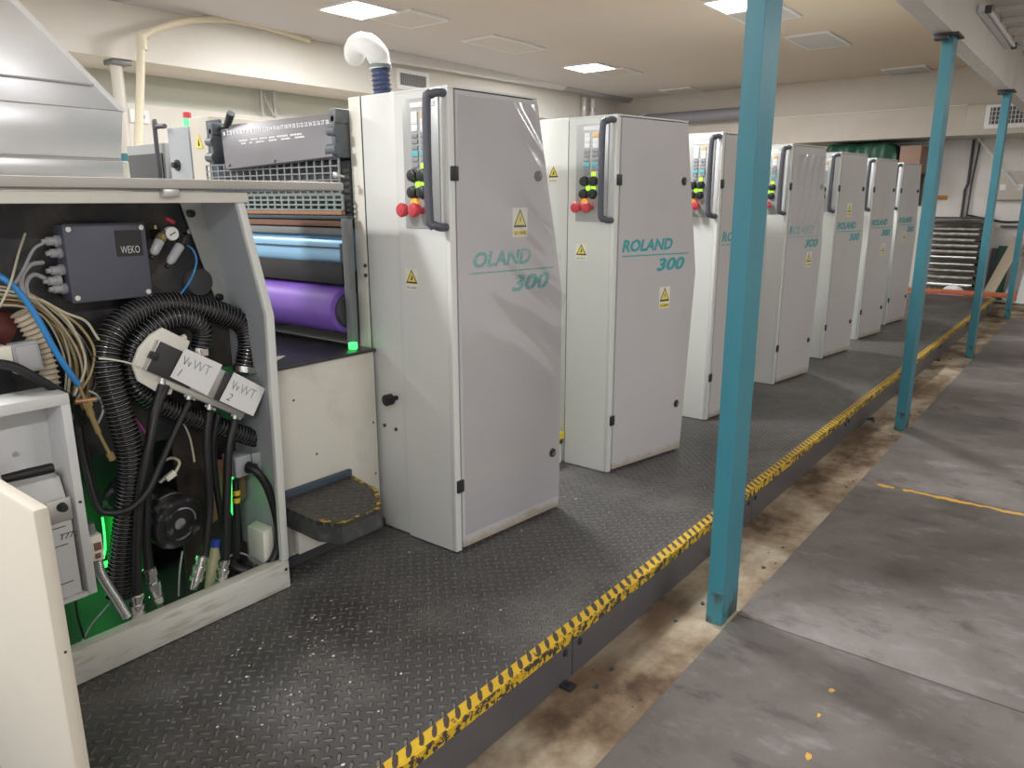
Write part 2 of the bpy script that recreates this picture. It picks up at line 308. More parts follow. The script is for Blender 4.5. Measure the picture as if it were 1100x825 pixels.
# ------------------------------------------------------------------ mesh builder
class B:
    def __init__(s): s.bm = bmesh.new(); s.mi = 0
    def _tag(s, fs):
        for f in fs: f.material_index = s.mi
    def hexa(s, p, bev=0.0):
        """8 points: bottom ring of four, then top ring of four"""
        v = [s.bm.verts.new(q) for q in p]
        fs = [s.bm.faces.new([v[i] for i in q]) for q in ((3,2,1,0),(4,5,6,7),(0,1,5,4),(1,2,6,5),(2,3,7,6),(3,0,4,7))]
        bmesh.ops.recalc_face_normals(s.bm, faces=fs); s._tag(fs)
        if bev:
            es = list({e for f in fs for e in f.edges})
            r = bmesh.ops.bevel(s.bm, geom=es, offset=bev, segments=2, affect='EDGES', profile=0.5); s._tag(r['faces'])
        return s
    def box(s, x0, x1, y0, y1, z0, z1, bev=0.0):
        return s.hexa([(x0,y0,z0),(x1,y0,z0),(x1,y1,z0),(x0,y1,z0),(x0,y0,z1),(x1,y0,z1),(x1,y1,z1),(x0,y1,z1)], bev)
    def obox(s, c, u, v, n, hu, hv, hn, bev=0.0):
        c, u, v, n = Vector(c), Vector(u).normalized(), Vector(v).normalized(), Vector(n).normalized()
        return s.hexa([c+u*a*hu+v*b*hv+n*d*hn for d in (-1, 1) for a, b in ((-1,-1),(1,-1),(1,1),(-1,1))], bev)
    def prism(s, pts, vec, bev=0.0):
        vec = Vector(vec); a = [s.bm.verts.new(q) for q in pts]; b = [s.bm.verts.new(Vector(q)+vec) for q in pts]; n = len(pts)
        fs = [s.bm.faces.new(a), s.bm.faces.new(b[::-1])] + [s.bm.faces.new((a[i], a[(i+1)%n], b[(i+1)%n], b[i])) for i in range(n)]
        bmesh.ops.recalc_face_normals(s.bm, faces=fs); s._tag(fs)
        if bev:
            es = list({e for f in fs for e in f.edges})
            r = bmesh.ops.bevel(s.bm, geom=es, offset=bev, segments=2, affect='EDGES', profile=0.5); s._tag(r['faces'])
        return s
    def face(s, pts):
        f = s.bm.faces.new([s.bm.verts.new(q) for q in pts]); f.material_index = s.mi; return s
    def tube(s, pts, r, seg=8, rf=None, mf=None):
        pts = [Vector(p) for p in pts]; n = len(pts); prev = None; rings = []
        for i in range(n):
            t = (pts[min(i+1, n-1)] - pts[max(i-1, 0)]).normalized()
            if prev is None:
                a = Vector((0, 0, 1)) if abs(t.z) < 0.9 else Vector((1, 0, 0)); u = t.cross(a).normalized()
            else: u = (prev - t*prev.dot(t)).normalized()
            prev = u; w = t.cross(u); rr = rf(i) if rf else r
            rings.append([s.bm.verts.new(pts[i] + (u*math.cos(2*math.pi*k/seg) + w*math.sin(2*math.pi*k/seg))*rr) for k in range(seg)])
        for i in range(n-1):
            for k in range(seg):
                f = s.bm.faces.new((rings[i][k], rings[i][(k+1)%seg], rings[i+1][(k+1)%seg], rings[i+1][k]))
                f.material_index = mf(i) if mf else s.mi
        for q in (rings[0][::-1], rings[-1]): s.bm.faces.new(q).material_index = s.mi
        return s
    def cyl(s, p0, p1, r0, r1=None, seg=16):
        p0, p1 = Vector(p0), Vector(p1); r1 = r0 if r1 is None else r1
        return s.tube([p0, p1], r0, seg, rf=lambda i: (r0, r1)[i])
    def lathe(s, p0, d, prof, seg=16):
        """prof: list of (distance along d, radius)"""
        p0, d = Vector(p0), Vector(d).normalized()
        return s.tube2([p0 + d*t for t, r in prof], [max(r, 1e-4) for t, r in prof], d, seg)
    def tube2(s, cs, rs, d, seg):
        a = Vector((0, 0, 1)) if abs(d.z) < 0.9 else Vector((1, 0, 0)); u = d.cross(a).normalized(); w = d.cross(u)
        rings = [[s.bm.verts.new(c + (u*math.cos(2*math.pi*k/seg) + w*math.sin(2*math.pi*k/seg))*r) for k in range(seg)] for c, r in zip(cs, rs)]
        for i in range(len(rings)-1):
            for k in range(seg):
                s.bm.faces.new((rings[i][k], rings[i][(k+1)%seg], rings[i+1][(k+1)%seg], rings[i+1][k])).material_index = s.mi
        for q in (rings[0][::-1], rings[-1]): s.bm.faces.new(q).material_index = s.mi
        return s
    def mat(s, i): s.mi = i; return s

def wloc(o):
    v = Vector((0, 0, 0))
    while o: v += o.location; o = o.parent
    return v
def obj(name, b, mats, parent=None, smooth=35, label=None):
    """link the built shapes as ONE mesh object; shapes are given in world space, stored relative to the parent"""
    bm = b.bm; me = bpy.data.meshes.new(name)
    bmesh.ops.recalc_face_normals(bm, faces=bm.faces[:])
    if parent:
        bmesh.ops.translate(bm, verts=bm.verts[:], vec=-wloc(parent)); off = Vector((0, 0, 0))
    bm.to_mesh(me); bm.free()
    for m in (mats if isinstance(mats, (list, tuple)) else [mats]): me.materials.append(MT[m])
    if smooth:
        for p in me.polygons: p.use_smooth = True
        me.set_sharp_from_angle(angle=math.radians(smooth))
    o = bpy.data.objects.new(name, me); C.objects.link(o)
    if parent: o.parent = parent
    if label: o['label'] = label
    return o
def tag(o, label, cat, group=None, kind=None):
    o['label'] = label; o['category'] = cat
    if group: o['group'] = group
    if kind: o['kind'] = kind
    return o
def recentre(o):
    """put a single-mesh thing's origin at the foot of its shape"""
    me = o.data; xs = [v.co for v in me.vertices]
    lo = Vector((min(v.x for v in xs), min(v.y for v in xs), min(v.z for v in xs))); hi = Vector((max(v.x for v in xs), max(v.y for v in xs), max(v.z for v in xs)))
    c = Vector(((lo.x+hi.x)/2, (lo.y+hi.y)/2, lo.z)); me.transform(Matrix.Translation(-c)); o.location = c
    return o
def one(name, b, mats, label, cat, group=None, kind=None, smooth=35):
    o = obj(name, b, mats, None, smooth); tag(o, label, cat, group, kind); return recentre(o)
def thing(name, label, cat, loc, group=None):
    o = bpy.data.objects.new(name, None); C.objects.link(o); o.location = loc; o.empty_display_size = 0.1
    return tag(o, label, cat, group)
def struct(name, b, mats, smooth=0):
    o = obj(name, b, mats, None, smooth); o['kind'] = 'structure'; return o

_txt_cache = {}
def text_bm(s, size, bold=0.0, shear=0.0):
    cu = bpy.data.curves.new('t', 'FONT'); cu.body = s; cu.size = size; cu.shear = shear; cu.offset = bold; cu.resolution_u = 3
    o = bpy.data.objects.new('t', cu); C.objects.link(o); bpy.context.view_layer.update()
    me = bpy.data.meshes.new_from_object(o.evaluated_get(bpy.context.evaluated_depsgraph_get()))
    bpy.data.objects.remove(o); bpy.data.curves.remove(cu)
    return me
def add_text(b, s, origin, ux, uy, width=None, height=None, bold=0.0, shear=0.0, lift=0.0008):
    """letters standing on origin, running along ux with uy up; scaled to the given width and height"""
    me = text_bm(s, 1.0, bold, shear)
    xs = [v.co.x for v in me.vertices]; ys = [v.co.y for v in me.vertices]
    if not xs: return
    x0, x1, y0, y1 = min(xs), max(xs), min(ys), max(ys)
    ux, uy = Vector(ux).normalized(), Vector(uy).normalized(); n = ux.cross(uy)
    sy = (height/(y1-y0)) if height else None; sx = (width/(x1-x0)) if width else sy
    sy = sy or sx
    o = Vector(origin) + n*lift
    vs = [b.bm.verts.new(o + ux*((v.co.x-x0)*sx) + uy*((v.co.y-y0)*sy)) for v in me.vertices]
    for p in me.polygons:
        try: b.bm.faces.new([vs[i] for i in p.vertices]).material_index = b.mi
        except ValueError: pass
    bpy.data.meshes.remove(me)

def spline(pts, step=0.006):
    """Catmull-Rom through the points, resampled evenly"""
    pts = [Vector(p) for p in pts]; q = [pts[0]*2-pts[1]] + pts + [pts[-1]*2-pts[-2]]; out = []
    for i in range(1, len(q)-2):
        a, b_, c, d = q[i-1], q[i], q[i+1], q[i+2]
        for k in range(24):
            t = k/24
            out.append(0.5*((2*b_) + (c-a)*t + (2*a-5*b_+4*c-d)*t*t + (3*b_-a-3*c+d)*t**3))
    out.append(pts[-1])
    res = [out[0]]; acc = 0.0
    for i in range(1, len(out)):
        seg = out[i]-out[i-1]; L = seg.length
        while L and acc + L >= step:
            f = (step-acc); p = out[i] - seg*((L-f)/L) ; res.append(p); seg = out[i]-p; L = seg.length; acc = 0.0
        acc += L
    if (res[-1]-out[-1]).length > 1e-4: res.append(out[-1])
    return res
def ribbed(b, pts, r, pitch=0.0135, depth=0.13, seg=14):
    if pitch > .012:
        n8 = spline(pts, pitch/8)
        b.tube(n8, r, seg, rf=lambda i: r*(1.0 if i % 8 in (0, 1) else 1-depth*(.6+.4*math.sin((i % 8-1)/7*math.pi))), mf=lambda i: 1 if i % 8 == 0 else 0)
        return
    n4 = spline(pts, pitch/4)
    b.tube(n4, r, seg, rf=lambda i: r*(1.0 if i % 4 in (1, 2) else 1-depth), mf=lambda i: 1 if i % 4 == 1 else 0)
def cable(b, pts, r, seg=8, step=0.012): b.tube(spline(pts, step), r, seg)

# ================================================================== SETTING
CEIL = 3.5
struct('floor', B().box(-4, 15, -3.2, 9.2, -0.08, 0.0), 'concrete')
struct('ceiling', B().box(-4, 14.6, 1.0, 9.2, CEIL, CEIL+0.1), 'ceiling')
struct('wall_back', B().box(-4, 14.6, 8.9, 9.0, 0, CEIL), 'wall_pale')
b = B().box(-4, 14.3, 8.80, 8.895, 0, 2.66)
struct('trim_1', b, 'wall')                     # lower, thicker part of the back wall
b = B().box(-4, 14.3, 8.0, 8.795, 2.98, CEIL-0.002)
struct('wall_soffit', b, 'wall')
struct('wall_end', B().box(14.3, 14.4, -3.2, 9.0, 0, CEIL), 'wall_white')
b = B().box(13.42, 14.298, 1.08, 7.998, 2.95, CEIL-0.002)
b.box(13.34, 14.298, 1.95, 7.998, 2.53, 2.945)
struct('wall_bulkhead', b, 'bulkhead')
b = B().box(13.32, 13.42, 1.95, 7.998, 2.9455, 2.962)
struct('trim_highlight', b, 'beam_white')  # thin ledge strip, added in white as the ledge's highlight
struct('wall_right', B().box(-1.0, 14.4, -3.3, -3.2, 0, 3.1), 'wall_white')
b = B().box(-4, 14.298, -3.2, 0.97, 3.03, 3.12)
for i in range(40): b.box(-3.6+i*0.45, -3.55+i*0.45, -3.2, 0.97, 2.99, 3.028)
struct('ceiling_mezzanine', b, 'beam_white')
b = B().box(-4, 14.298, 0.975, 1.075, 2.62, CEIL+0.1)
struct('ceiling_beam', b, 'beam_white')
b = B().box(-4, 14.29, 1.045, 1.12, 2.655, 2.70)
struct('trim_2', b, 'pale_grey')

# floor sheets of the aisle
joints = [0.70, 2.64, 4.52, 6.48, 8.45, 10.4, 12.3]
flab = ['steel floor sheet at the bottom of the picture with small yellow paint dabs', 'worn grey floor sheet between the nearest blue post and the yellow stripe',
        'floor sheet just beyond the broken yellow stripe beside the second blue post', 'fourth steel floor sheet along the aisle from the front', 'fifth steel floor sheet along the aisle toward the third blue post', 'farthest floor sheet near the leaning boards']
for i in range(6):
    x0, x1 = joints[i]+0.003, joints[i+1]-0.003
    o = thing('floor_sheet', flab[i], 'floor sheet', ((x0+x1)/2, 0, 0), 'steel sheets laid along the aisle')
    obj('sheet', B().box(x0, x1, -1.4, 0.955, 0.001, 0.010, 0.002), 'floor_plate', o)
    if i == 0:
        for (px, py, w) in ((893, 742, .02), (880, 768, .012), (868, 812, .022)):
            b = B(); r = FW + RT*((px-550)/F) - CU*((py-412.5)/F); q = EYE + r*((0.0108-H)/r.z)
            b.prism([(q.x+w*math.cos(a)*random.uniform(.5, 1.3), q.y+w*0.6*math.sin(a)*random.uniform(.5, 1.2), 0.0103) for a in [k*0.9 for k in range(7)]], (0, 0, 0.0006))
            obj('paint_dab', b, 'stripe', o)
    if i == 1:
        b = B(); pts = []
        for k in range(60):
            y = 0.86 - k*0.022
            pts.append((4.495 + random.uniform(-.008, .008), y)); 
        up_ = [(x+random.uniform(.0, .012), y, 0.0103) for x, y in pts]; dn = [(x-0.028+random.uniform(-.008, .01), y, 0.0103) for x, y in pts]
        for ka, kb in ((0, 4), (6, 59)):
            b = B()
            b.prism(dn[ka:kb+1] + up_[ka:kb+1][::-1], (0, 0, 0.0006))
            obj('yellow_stripe', b, 'stripe', o, label='broken yellow painted stripe')

# grit and rubbish lying on the strip of bare concrete
b = B()
for k in range(60):
    x = random.uniform(1.2, 9); y = random.choice([random.uniform(0.975, 1.03), random.uniform(1.1, 1.24), random.uniform(1.0, 1.24)]); s_ = random.uniform(.004, .012)
    b.prism([(x+s_*math.cos(a)*random.uniform(.5, 1.4), y+s_*math.sin(a)*random.uniform(.5, 1.2), 0.0) for a in (0.2, 1.5, 2.9, 4.1, 5.3)], (0, 0, s_*0.5))
one('floor_grit', b, 'dark_steel', 'dark grit scattered on the bare concrete strip beside the platform', 'grit', kind='stuff')

# ================================================================== PLATFORM
plat = thing('machine_platform', 'long black checker plate platform with a yellow edge under the press towers', 'platform', (5.5, 2.9, 0))
obj('deck', B().box(-1.5, 13.06, 1.2785, 4.6, P-0.02, P), 'checker', plat)
b = B(); b.box(-1.5, 13.06, 1.238, 1.278, P-0.02, P+0.0004)
nb = obj('edge_strip', b, 'nosing', plat, label='yellow painted edge strip')
b = B(); b.box(-1.5, 13.06, 1.232, 1.238, P-0.034, P-0.0005)
obj('edge_lip', b, 'nosing_lip', plat, label='worn yellow lip')
xs = [-1.5, 0.05, 1.92, 3.56, 5.3, 7.0, 8.8, 10.6, 12.4, 13.06]
for a, c in zip(xs, xs[1:]):
    sk = obj('skirt_panel', B().box(a+0.003, c-0.003, 1.252, 1.264, 0.004, P-0.021), 'skirt', plat)
    for xx in (a+0.045, c-0.045):
        if 0.5 < xx < 12.5:
            obj('bolt', B().lathe((xx, 1.252, 0.115), (0, -1, 0), [(0, .013), (.004, .013), (.006, .009), (.0065, 0)], 12), 'black', sk)
obj('end_panel', B().box(13.045, 13.06, 1.27, 4.6, 0.004, P-0.021), 'skirt', plat)
for x in (1.86, 3.1, 5.9, 8.6):
    obj('foot_clip', B().box(x-.02, x+.02, 1.205, 1.252, 0.001, 0.012, .003).cyl((x, 1.222, .012), (x, 1.222, .022), .009, seg=10), 'black', plat)

b = B()
for k in range(230):
    if k < 170:
        x = random.gauss(1.25, .33); y = random.gauss(1.85, .17)
    else: x = random.uniform(.8, 4); y = random.uniform(1.35, 2.15)
    if y > 2.2 or y < 1.33 or x < .62: continue
    s_ = random.choice([.0012, .0016, .002, .003, .0045])*random.uniform(.7, 1.3)
    a0 = random.random()*6
    b.prism([(x+s_*math.cos(a0+a)*random.uniform(.4, 1.6), y+s_*math.sin(a0+a)*random.uniform(.4, 1.2), P+.0028) for a in (0, 1.3, 2.7, 4.0, 5.2)], (0, 0, .0012))
one('paper_chips', b, 'flake', 'tiny white paper chips strewn on the black platform by the open cabinet', 'paper chips', kind='stuff')

# ================================================================== POSTS
plab = ['nearest blue steel post, full picture height, standing beside the platform', 'second blue steel post, reaching the white beam right of the last press tower',
        'third blue steel post, in front of the stacked rack at the end', 'farthest blue post at the right picture edge by the leaning boards']
for i, x in enumerate((2.535, 5.735, 8.93, 12.35)):
    o = thing('steel_post', plab[i], 'post', (x+.06, 1.01, 0), 'blue posts along the aisle')
    obj('shaft', B().box(x, x+.15, .972, 1.036, 0.13, 2.605, .002), 'post', o, 0)
    obj('foot', B().box(x-.0006, x+.1506, .9714, 1.0366, 0.001, 0.1298, .002), 'post_foot', o, 0, label='grimy rusty foot')
    obj('cap_plate', B().box(x-.05, x+.17, .94, 1.08, 2.605, 2.618), 'dark_steel', o)
    obj('clip', B().box(x-.09, x-.02, .99, 1.07, 2.575, 2.604, .004), 'black', o)

# ================================================================== WARNING LABELS
def warning(name, c, ux, uy, w, h, parent, electric=True):
    """sticker: pale plate, black-bordered yellow triangle, pictogram, caption"""
    ux, uy = Vector(ux).normalized(), Vector(uy).normalized(); n = ux.cross(uy); c = Vector(c)
    b = B(); b.mat(0).obox(c + n*.0004, ux, uy, n, w/2, h/2, .0004)
    def tri(s_, lift, mi):
        t = c + uy*h*0.13; b.mat(mi)
        b.prism([t + ux*(-.45*w*s_) - uy*(.30*h*s_) + n*lift, t + ux*(.45*w*s_) - uy*(.30*h*s_) + n*lift, t + uy*(.34*h*s_) + n*lift], n*.0004)
    tri(1.0, .0010, 1); tri(.74, .0016, 2)
    t = c + uy*h*.10; b.mat(1); q = lambda u, v: t + ux*u*w + uy*v*h + n*.0022
    if electric:
        for pl in ([(.02, .12), (-.05, .0), (.01, .01)], [(.05, .03), (-.0, -.12), (-.02, .01)]): b.prism([q(*p) for p in pl], n*.0004)
    else:
        b.prism([q(*p) for p in [(-.14, -.11), (.05, -.11), (.12, .0), (.02, .10), (-.04, .08), (.03, -.02)]], n*.0004)
    cy = c - uy*h*.36
    b.mat(2 if electric else 0); b.obox(cy + n*.0012, ux, uy, n, w*.44, h*.085, .0003)
    b.mat(1); add_text(b, '当心触电' if electric else '当心伤手', cy - ux*w*.38 - uy*h*.055, ux, uy, w*.76, h*.11, lift=.0018)
    return obj(name, b, ['label_white', 'label_black', 'label_yellow'], parent, 0, 'yellow warning triangle sticker')

# ================================================================== PRESS TOWERS
XS = [2.077, 3.255, 4.49, 5.735, 6.985, 8.19, 9.39]
SH = [dict(wb=.648, wk=.630, wt=.480, k=.088), dict(wb=.600, wk=.640, wt=.530, k=.205)] + [dict(wb=.60, wk=.62, wt=.56, k=.135)]*5
for q in SH: q['db'] = q['k']*q['wb']; q['dt'] = q['k']*q['wt']
ULAB = ['nearest press tower, filmed door reading OLAND 300, purple and blue rollers at its left',
        'second press tower, crisp ROLAND 300 above a yellow sticker, standing beyond the nearest tower',
        'third press tower, its door mostly hidden behind the nearest blue post',
        'fourth press tower, just right of the nearest blue post, crinkled shiny film on its door',
        'fifth press tower, with its yellow sticker above the ROLAND lettering',
        'sixth press tower, second from the far end, under the green tarpaulin',
        'farthest and smallest press tower, half behind the second blue post']
ZT = 1.99
def press_tower(i):
    x0 = XS[i]; p = SH[i]; dm = 'door' if i < 2 else 'door_warm'
    t = thing('press_tower', ULAB[i], 'printing press', (x0+.3, 2.9, P), 'press towers in a row on the platform')
    xb = x0 + .010
    obj('side_cover', B().box(xb, x0+.60, 2.211, 2.398, P+.003, 2.0, .004), 'white', t)
    obj('side_frame', B().box(xb, x0+.60, 2.404, 2.475, P+.003, 2.0, .004), 'white_dirty', t)
    obj('seam_gap', B().box(xb+.0015, x0+.59, 2.3982, 2.4038, P+.004, 1.999), 'seam', t)
    obj('seam_gap', B().box(xb+.0015, x0+.47, 2.2003, 2.2108, P+.004, 1.985), 'seam', t)
    obj('far_side_frame', B().box(xb, x0+.60, 3.50, 3.68, P+.003, 2.0, .004), 'cream', t)
    obj('lower_body', B().box(x0+.07, x0+(1.14 if i < 6 else .6), 2.48, 3.495, P+.003, .98, .006), 'white_dirty', t)
    obj('top_cover', B().box(x0+.22, x0+.60, 2.48, 3.495, 1.80, 1.95, .02), 'grey_metal', t)
    obj('cylinder_guard', B().box(x0+.30, x0+.58, 2.48, 3.495, .985, 1.795, .01), 'dark_blue', t)
    # gap step between this tower and the next
    if i < 6:
        obj('gap_step', B().box(x0+.66, x0+1.17, 2.21, 2.475, .355, .372, .003).mat(0).box(x0+.66, x0+1.17, 2.205, 2.2095, .31, .372), 'checker_small', t)
        obj('gap_step_edge', B().box(x0+.66, x0+1.17, 2.198, 2.2045, .340, .376).box(x0+1.135, x0+1.17, 2.21, 2.474, .3725, .376), 'yellow', t, label='yellow edged step plate')
        obj('gap_riser', B().box(x0+.66, x0+1.17, 2.215, 2.46, P+.002, .353), 'white_dirty', t)
    # the cabinet that stands proud of the body
    yf = 1.924
    prof = lambda ins: [(x0, yf+ins, P+.004), (x0+p['wb'], yf-p['db']+ins, P+.004), (x0+p['wk']+.02, yf-p['k']*(p['wk']+.02)+ins, 1.22), (x0+p['wt'], yf-p['dt']+ins, ZT), (x0, yf+ins, ZT)]
    fr = [Vector(q) for q in prof(.024)]; bk = [Vector((q.x, 2.2, q.z)) for q in fr]
    b = B(); n = 5; va = [b.bm.verts.new(q) for q in fr]; vb = [b.bm.verts.new(q) for q in bk]
    b.bm.faces.new((va[0], va[1], va[2])); b.bm.faces.new((va[0], va[2], va[3], va[4])); b.bm.faces.new(vb[::-1])
    for k in range(n): b.bm.faces.new((va[k], va[(k+1) % n], vb[(k+1) % n], vb[k]))
    cab = obj('cabinet_body', b, 'white', t, 20)
    obj('corner_strip', B().hexa([(x0-.001, yf+.002, P+.004), (x0+.028, yf-.002, P+.004), (x0+.028, yf+.023, P+.004), (x0-.001, yf+.0235, P+.004), (x0-.001, yf+.002, ZT+.002), (x0+.028, yf-.002, ZT+.002), (x0+.028, yf+.023, ZT+.002), (x0-.001, yf+.0235, ZT+.002)], .003), 'white', t)
    fy = lambda x, z: yf - (x-x0)*p['k']
    wk = x0+p['wk']+.02
    dpts = [(x0+.034, P+.014), (x0+p['wb']-.004, P+.012), (wk-.004, 1.22), (x0+p['wt']-.004, ZT-.004), (x0+.034, ZT-.004)]
    b = B(); fa = [Vector((x, fy(x, z), z)) for x, z in dpts]; ba = [q + Vector((0, .022, 0)) for q in fa]
    va = [b.bm.verts.new(q) for q in fa]; vb = [b.bm.verts.new(q) for q in ba]
    b.bm.faces.new((va[0], va[1], va[2])); b.bm.faces.new((va[0], va[2], va[3], va[4])); b.bm.faces.new((vb[2], vb[1], vb[0])); b.bm.faces.new((vb[4], vb[3], vb[2], vb[0]))
    for k in range(5): b.bm.faces.new((va[k], va[(k+1) % 5], vb[(k+1) % 5], vb[k]))
    dr = obj('door', b, dm, t, 20)
    rim = B()
    rim.hexa([(x0+.0, yf+.0, ZT+.001), (x0+p['wt'], yf-p['dt'], ZT+.001), (x0+p['wt'], 2.2, ZT+.001), (x0, 2.2, ZT+.001), (x0, yf, ZT+.008), (x0+p['wt'], yf-p['dt'], ZT+.008), (x0+p['wt'], 2.2, ZT+.008), (x0, 2.2, ZT+.008)])
    obj('top_rim', rim, 'white', t)
    for z in (1.697, .482):
        obj('hinge', B().box(x0+.005, x0+.042, fy(x0+.02, z)-.007, fy(x0+.02, z)+.004, z-.026, z+.026, .003), 'black', t)
        xl = x0 + (p['wt'] if z > 1 else p['wb']) - (.02 if z > 1 else .055) + (.055 if z > 1 and i == 0 else 0)*0 - .0
        if z > 1: xl = x0 + p['wt'] + (p['wk']-p['wt'])*.38 - .055
        nn = Vector((-.12, -1, 0)).normalized(); q = Vector((xl, fy(xl, z)-.0005, z))
        lk = obj('lock', B().lathe(q, nn, [(0, .021), (.004, .021), (.006, .017), (.006, .009), (.010, .009), (.0101, 0)], 16), ['black'], t)
        obj('lock_wing', B().obox(q + nn*.011, (1, 0, .4), (-.4, 0, 1), nn, .013, .004, .003, .001), 'grey_metal', lk)
    # lettering
    ux = Vector((1, fy(x0+1, 1.3)-fy(x0, 1.3), 0)).normalized(); uz = (0, 0, 1); tm = 'teal_worn' if i in (0, 2, 3) else 'teal_text'
    def dpt(x, z): return Vector((x0+x, fy(x0+x, z)-.0006, z))
    if i == 0:
        b = B(); add_text(b, 'OLAND', dpt(.112, 1.347), ux, uz, .33, .062, .040, .22)
    else:
        b = B(); add_text(b, 'ROLAND', dpt(.055, 1.347), ux, uz, .40, .062, .040, .22)
    obj('lettering', b, tm, t, 0, 'teal lettering')
    b = B(); add_text(b, '300', dpt(.325, 1.238), ux, uz, .235, .068, .040, .22); obj('numeral', b, tm, t, 0, 'teal 300')
    q0, q1 = dpt(.06 if i else .085, 1.328), dpt(.585, 1.322)
    b = B(); b.hexa([q0+Vector((0,0,-.003)), q1+Vector((0,0,-.003)), q1+Vector((0,.0006,-.003)), q0+Vector((0,.0006,-.003)), q0+Vector((0,0,.003)), q1+Vector((0,0,.003)), q1+Vector((0,.0006,.003)), q0+Vector((0,.0006,.003))])
    obj('rule_line', b, tm, t, 0)
    # stickers
    lx, lz = [(.375, 1.515), (.40, 1.095), (.40, 1.10), (.42, 1.145), (.27, 1.515), (.42, 1.10), (.27, 1.19)][i]
    warning('door_sticker', dpt(lx, lz), ux, uz, .088, .115, t)
    if i < 2: warning('side_sticker', (x0-.0006, (2.135, 2.115)[i], (1.30, 1.345)[i]), (0, -1, 0), uz, .07, .085, t, False)
    if i == 1: warning('side_sticker', (xb-.0006, 2.30, 1.73), (0, -1, 0), uz, .066, .085, t, False)
    # control panel on the end face
    xp = x0 - .0005
    pan = obj('control_panel', B().box(x0-.006, x0, 1.968, 2.153, 1.498, 1.965, .003), 'panel_grey', t)
    def py(u): return 2.18 - (u-38)/292*.254
    def pz(v): return 1.965 - (v-85)/650*.467
    def key(u, v, mname, w=.016, h=.012, nm='indicator_key'):
        obj(nm, B().box(x0-.011, x0-.006, py(u)-w, py(u)+w, pz(v)-h, pz(v)+h, .0015), mname, pan)
    obj('header_plate', B().box(x0-.008, x0-.006, 1.985, 2.11, pz(130), pz(105)), 'key_white', pan)
    for v in (165, 195, 230): key(145, v, 'key_white')
    key(200, 165, 'key_orange')
    for v in (200, 233): key(200, v, 'key_white')
    for v in (268, 296, 325, 386, 415):
        for u in (143, 198):
            if not (v == 415 and u == 198): key(u, v, 'key_grey', .016, .008)
    for u in (143, 198): key(u, 355, 'key_teal', .018, .011)
    for u, v in ((190, 420), (155, 512), (190, 512)): key(u, v, 'green_btn', .011, .011, 'lit_button')
    for u, v in ((133, 465), (192, 465), (130, 550), (188, 550)):
        obj('push_button', B().lathe((x0-.006, py(u), pz(v)), (-1, 0, 0), [(0, .025), (.008, .025), (.010, .021), (.022, .021), (.024, .017), (.0241, 0)], 14), 'black', pan)
    obj('orange_button', B().lathe((x0-.006, py(138), pz(603)), (-1, 0, 0), [(0, .018), (.012, .018), (.014, .012), (.0141, 0)], 14), 'orange_btn', pan)
    for u, v in ((105, 640), (178, 640)):
        obj('stop_button', B().lathe((x0-.006, py(u), pz(v)), (-1, 0, 0), [(0, .014), (.03, .014), (.034, .024), (.05, .027), (.058, .022), (.061, .012), (.0611, 0)], 16), 'red', pan)
    # grab handle
    b = B(); hy = 1.966
    pts = [(x0+.002, hy-.022, 1.972), (x0-.030, hy-.022, 1.972), (x0-.055, hy-.012, 1.962), (x0-.066, hy, 1.93), (x0-.066, hy, 1.55), (x0-.055, hy-.012, 1.515), (x0-.030, hy-.022, 1.505), (x0+.002, hy-.022, 1.505)]
    cable(b, pts, .0155, 12, .012); obj('grab_handle', b, 'handle', t)
    obj('handle_plate', B().box(x0-.004, x0-.0005, 1.935, 1.962, 1.52, 1.965, .001), 'pale_grey', t)
    # wrinkled film
    if i in (0, 3):
        b = B(); nx, nz = 46, 90; rows = []
        xa, za, zb = (.045, .26, 1.97) if i == 0 else (.10, 1.30, 1.93)
        for r_ in range(nz+1):
            z = za + (zb-za)*r_/nz; row = []
            for c_ in range(nx+1):
                f = c_/nx; we = (p['wb'] + (p['wt']-p['wb'])*max(0, (z-1.22))/(ZT-1.22)) - .006
                x = x0 + xa + (we-xa)*f
                s1 = (x-x0)*.75 + (z-1.3)*1.0
                amp = .009 if i == 0 else .013
                if i == 0:
                    g = math.exp(-((f-.85)/.45)**2)*(1 if z > 1.0 else max(0, (z-.3)/.7))
                    wv = abs(math.sin(s1*13+math.sin(z*5)*1.2))**3*1.2*g + .35*abs(math.sin(s1*31+f*3))**4*g + .15*math.sin(z*17+x*7)
                    wv += .9*math.exp(-((z-1.28)/.22)**2)*math.exp(-((f-1.0)/.25)**2)*2
                else:
                    wv = abs(math.sin((x-x0)*28-(z-1.3)*9+.8*math.sin(z*11)))**4*1.1 + .3*abs(math.sin((x-x0)*55-(z)*13))**3
                edge = min(1, f*8)*1.0
                row.append(b.bm.verts.new((x, fy(x, z) - .002 - amp*max(0, wv)*edge, z)))
            rows.append(row)
        for r_ in range(nz):
            for c_ in range(nx): b.bm.faces.new((rows[r_][c_], rows[r_][c_+1], rows[r_+1][c_+1], rows[r_+1][c_]))
        obj('clear_film', b, 'film' if i == 0 else 'film_white', t, 80, 'crumpled clear protective film')
    return t
towers = [press_tower(i) for i in range(7)]

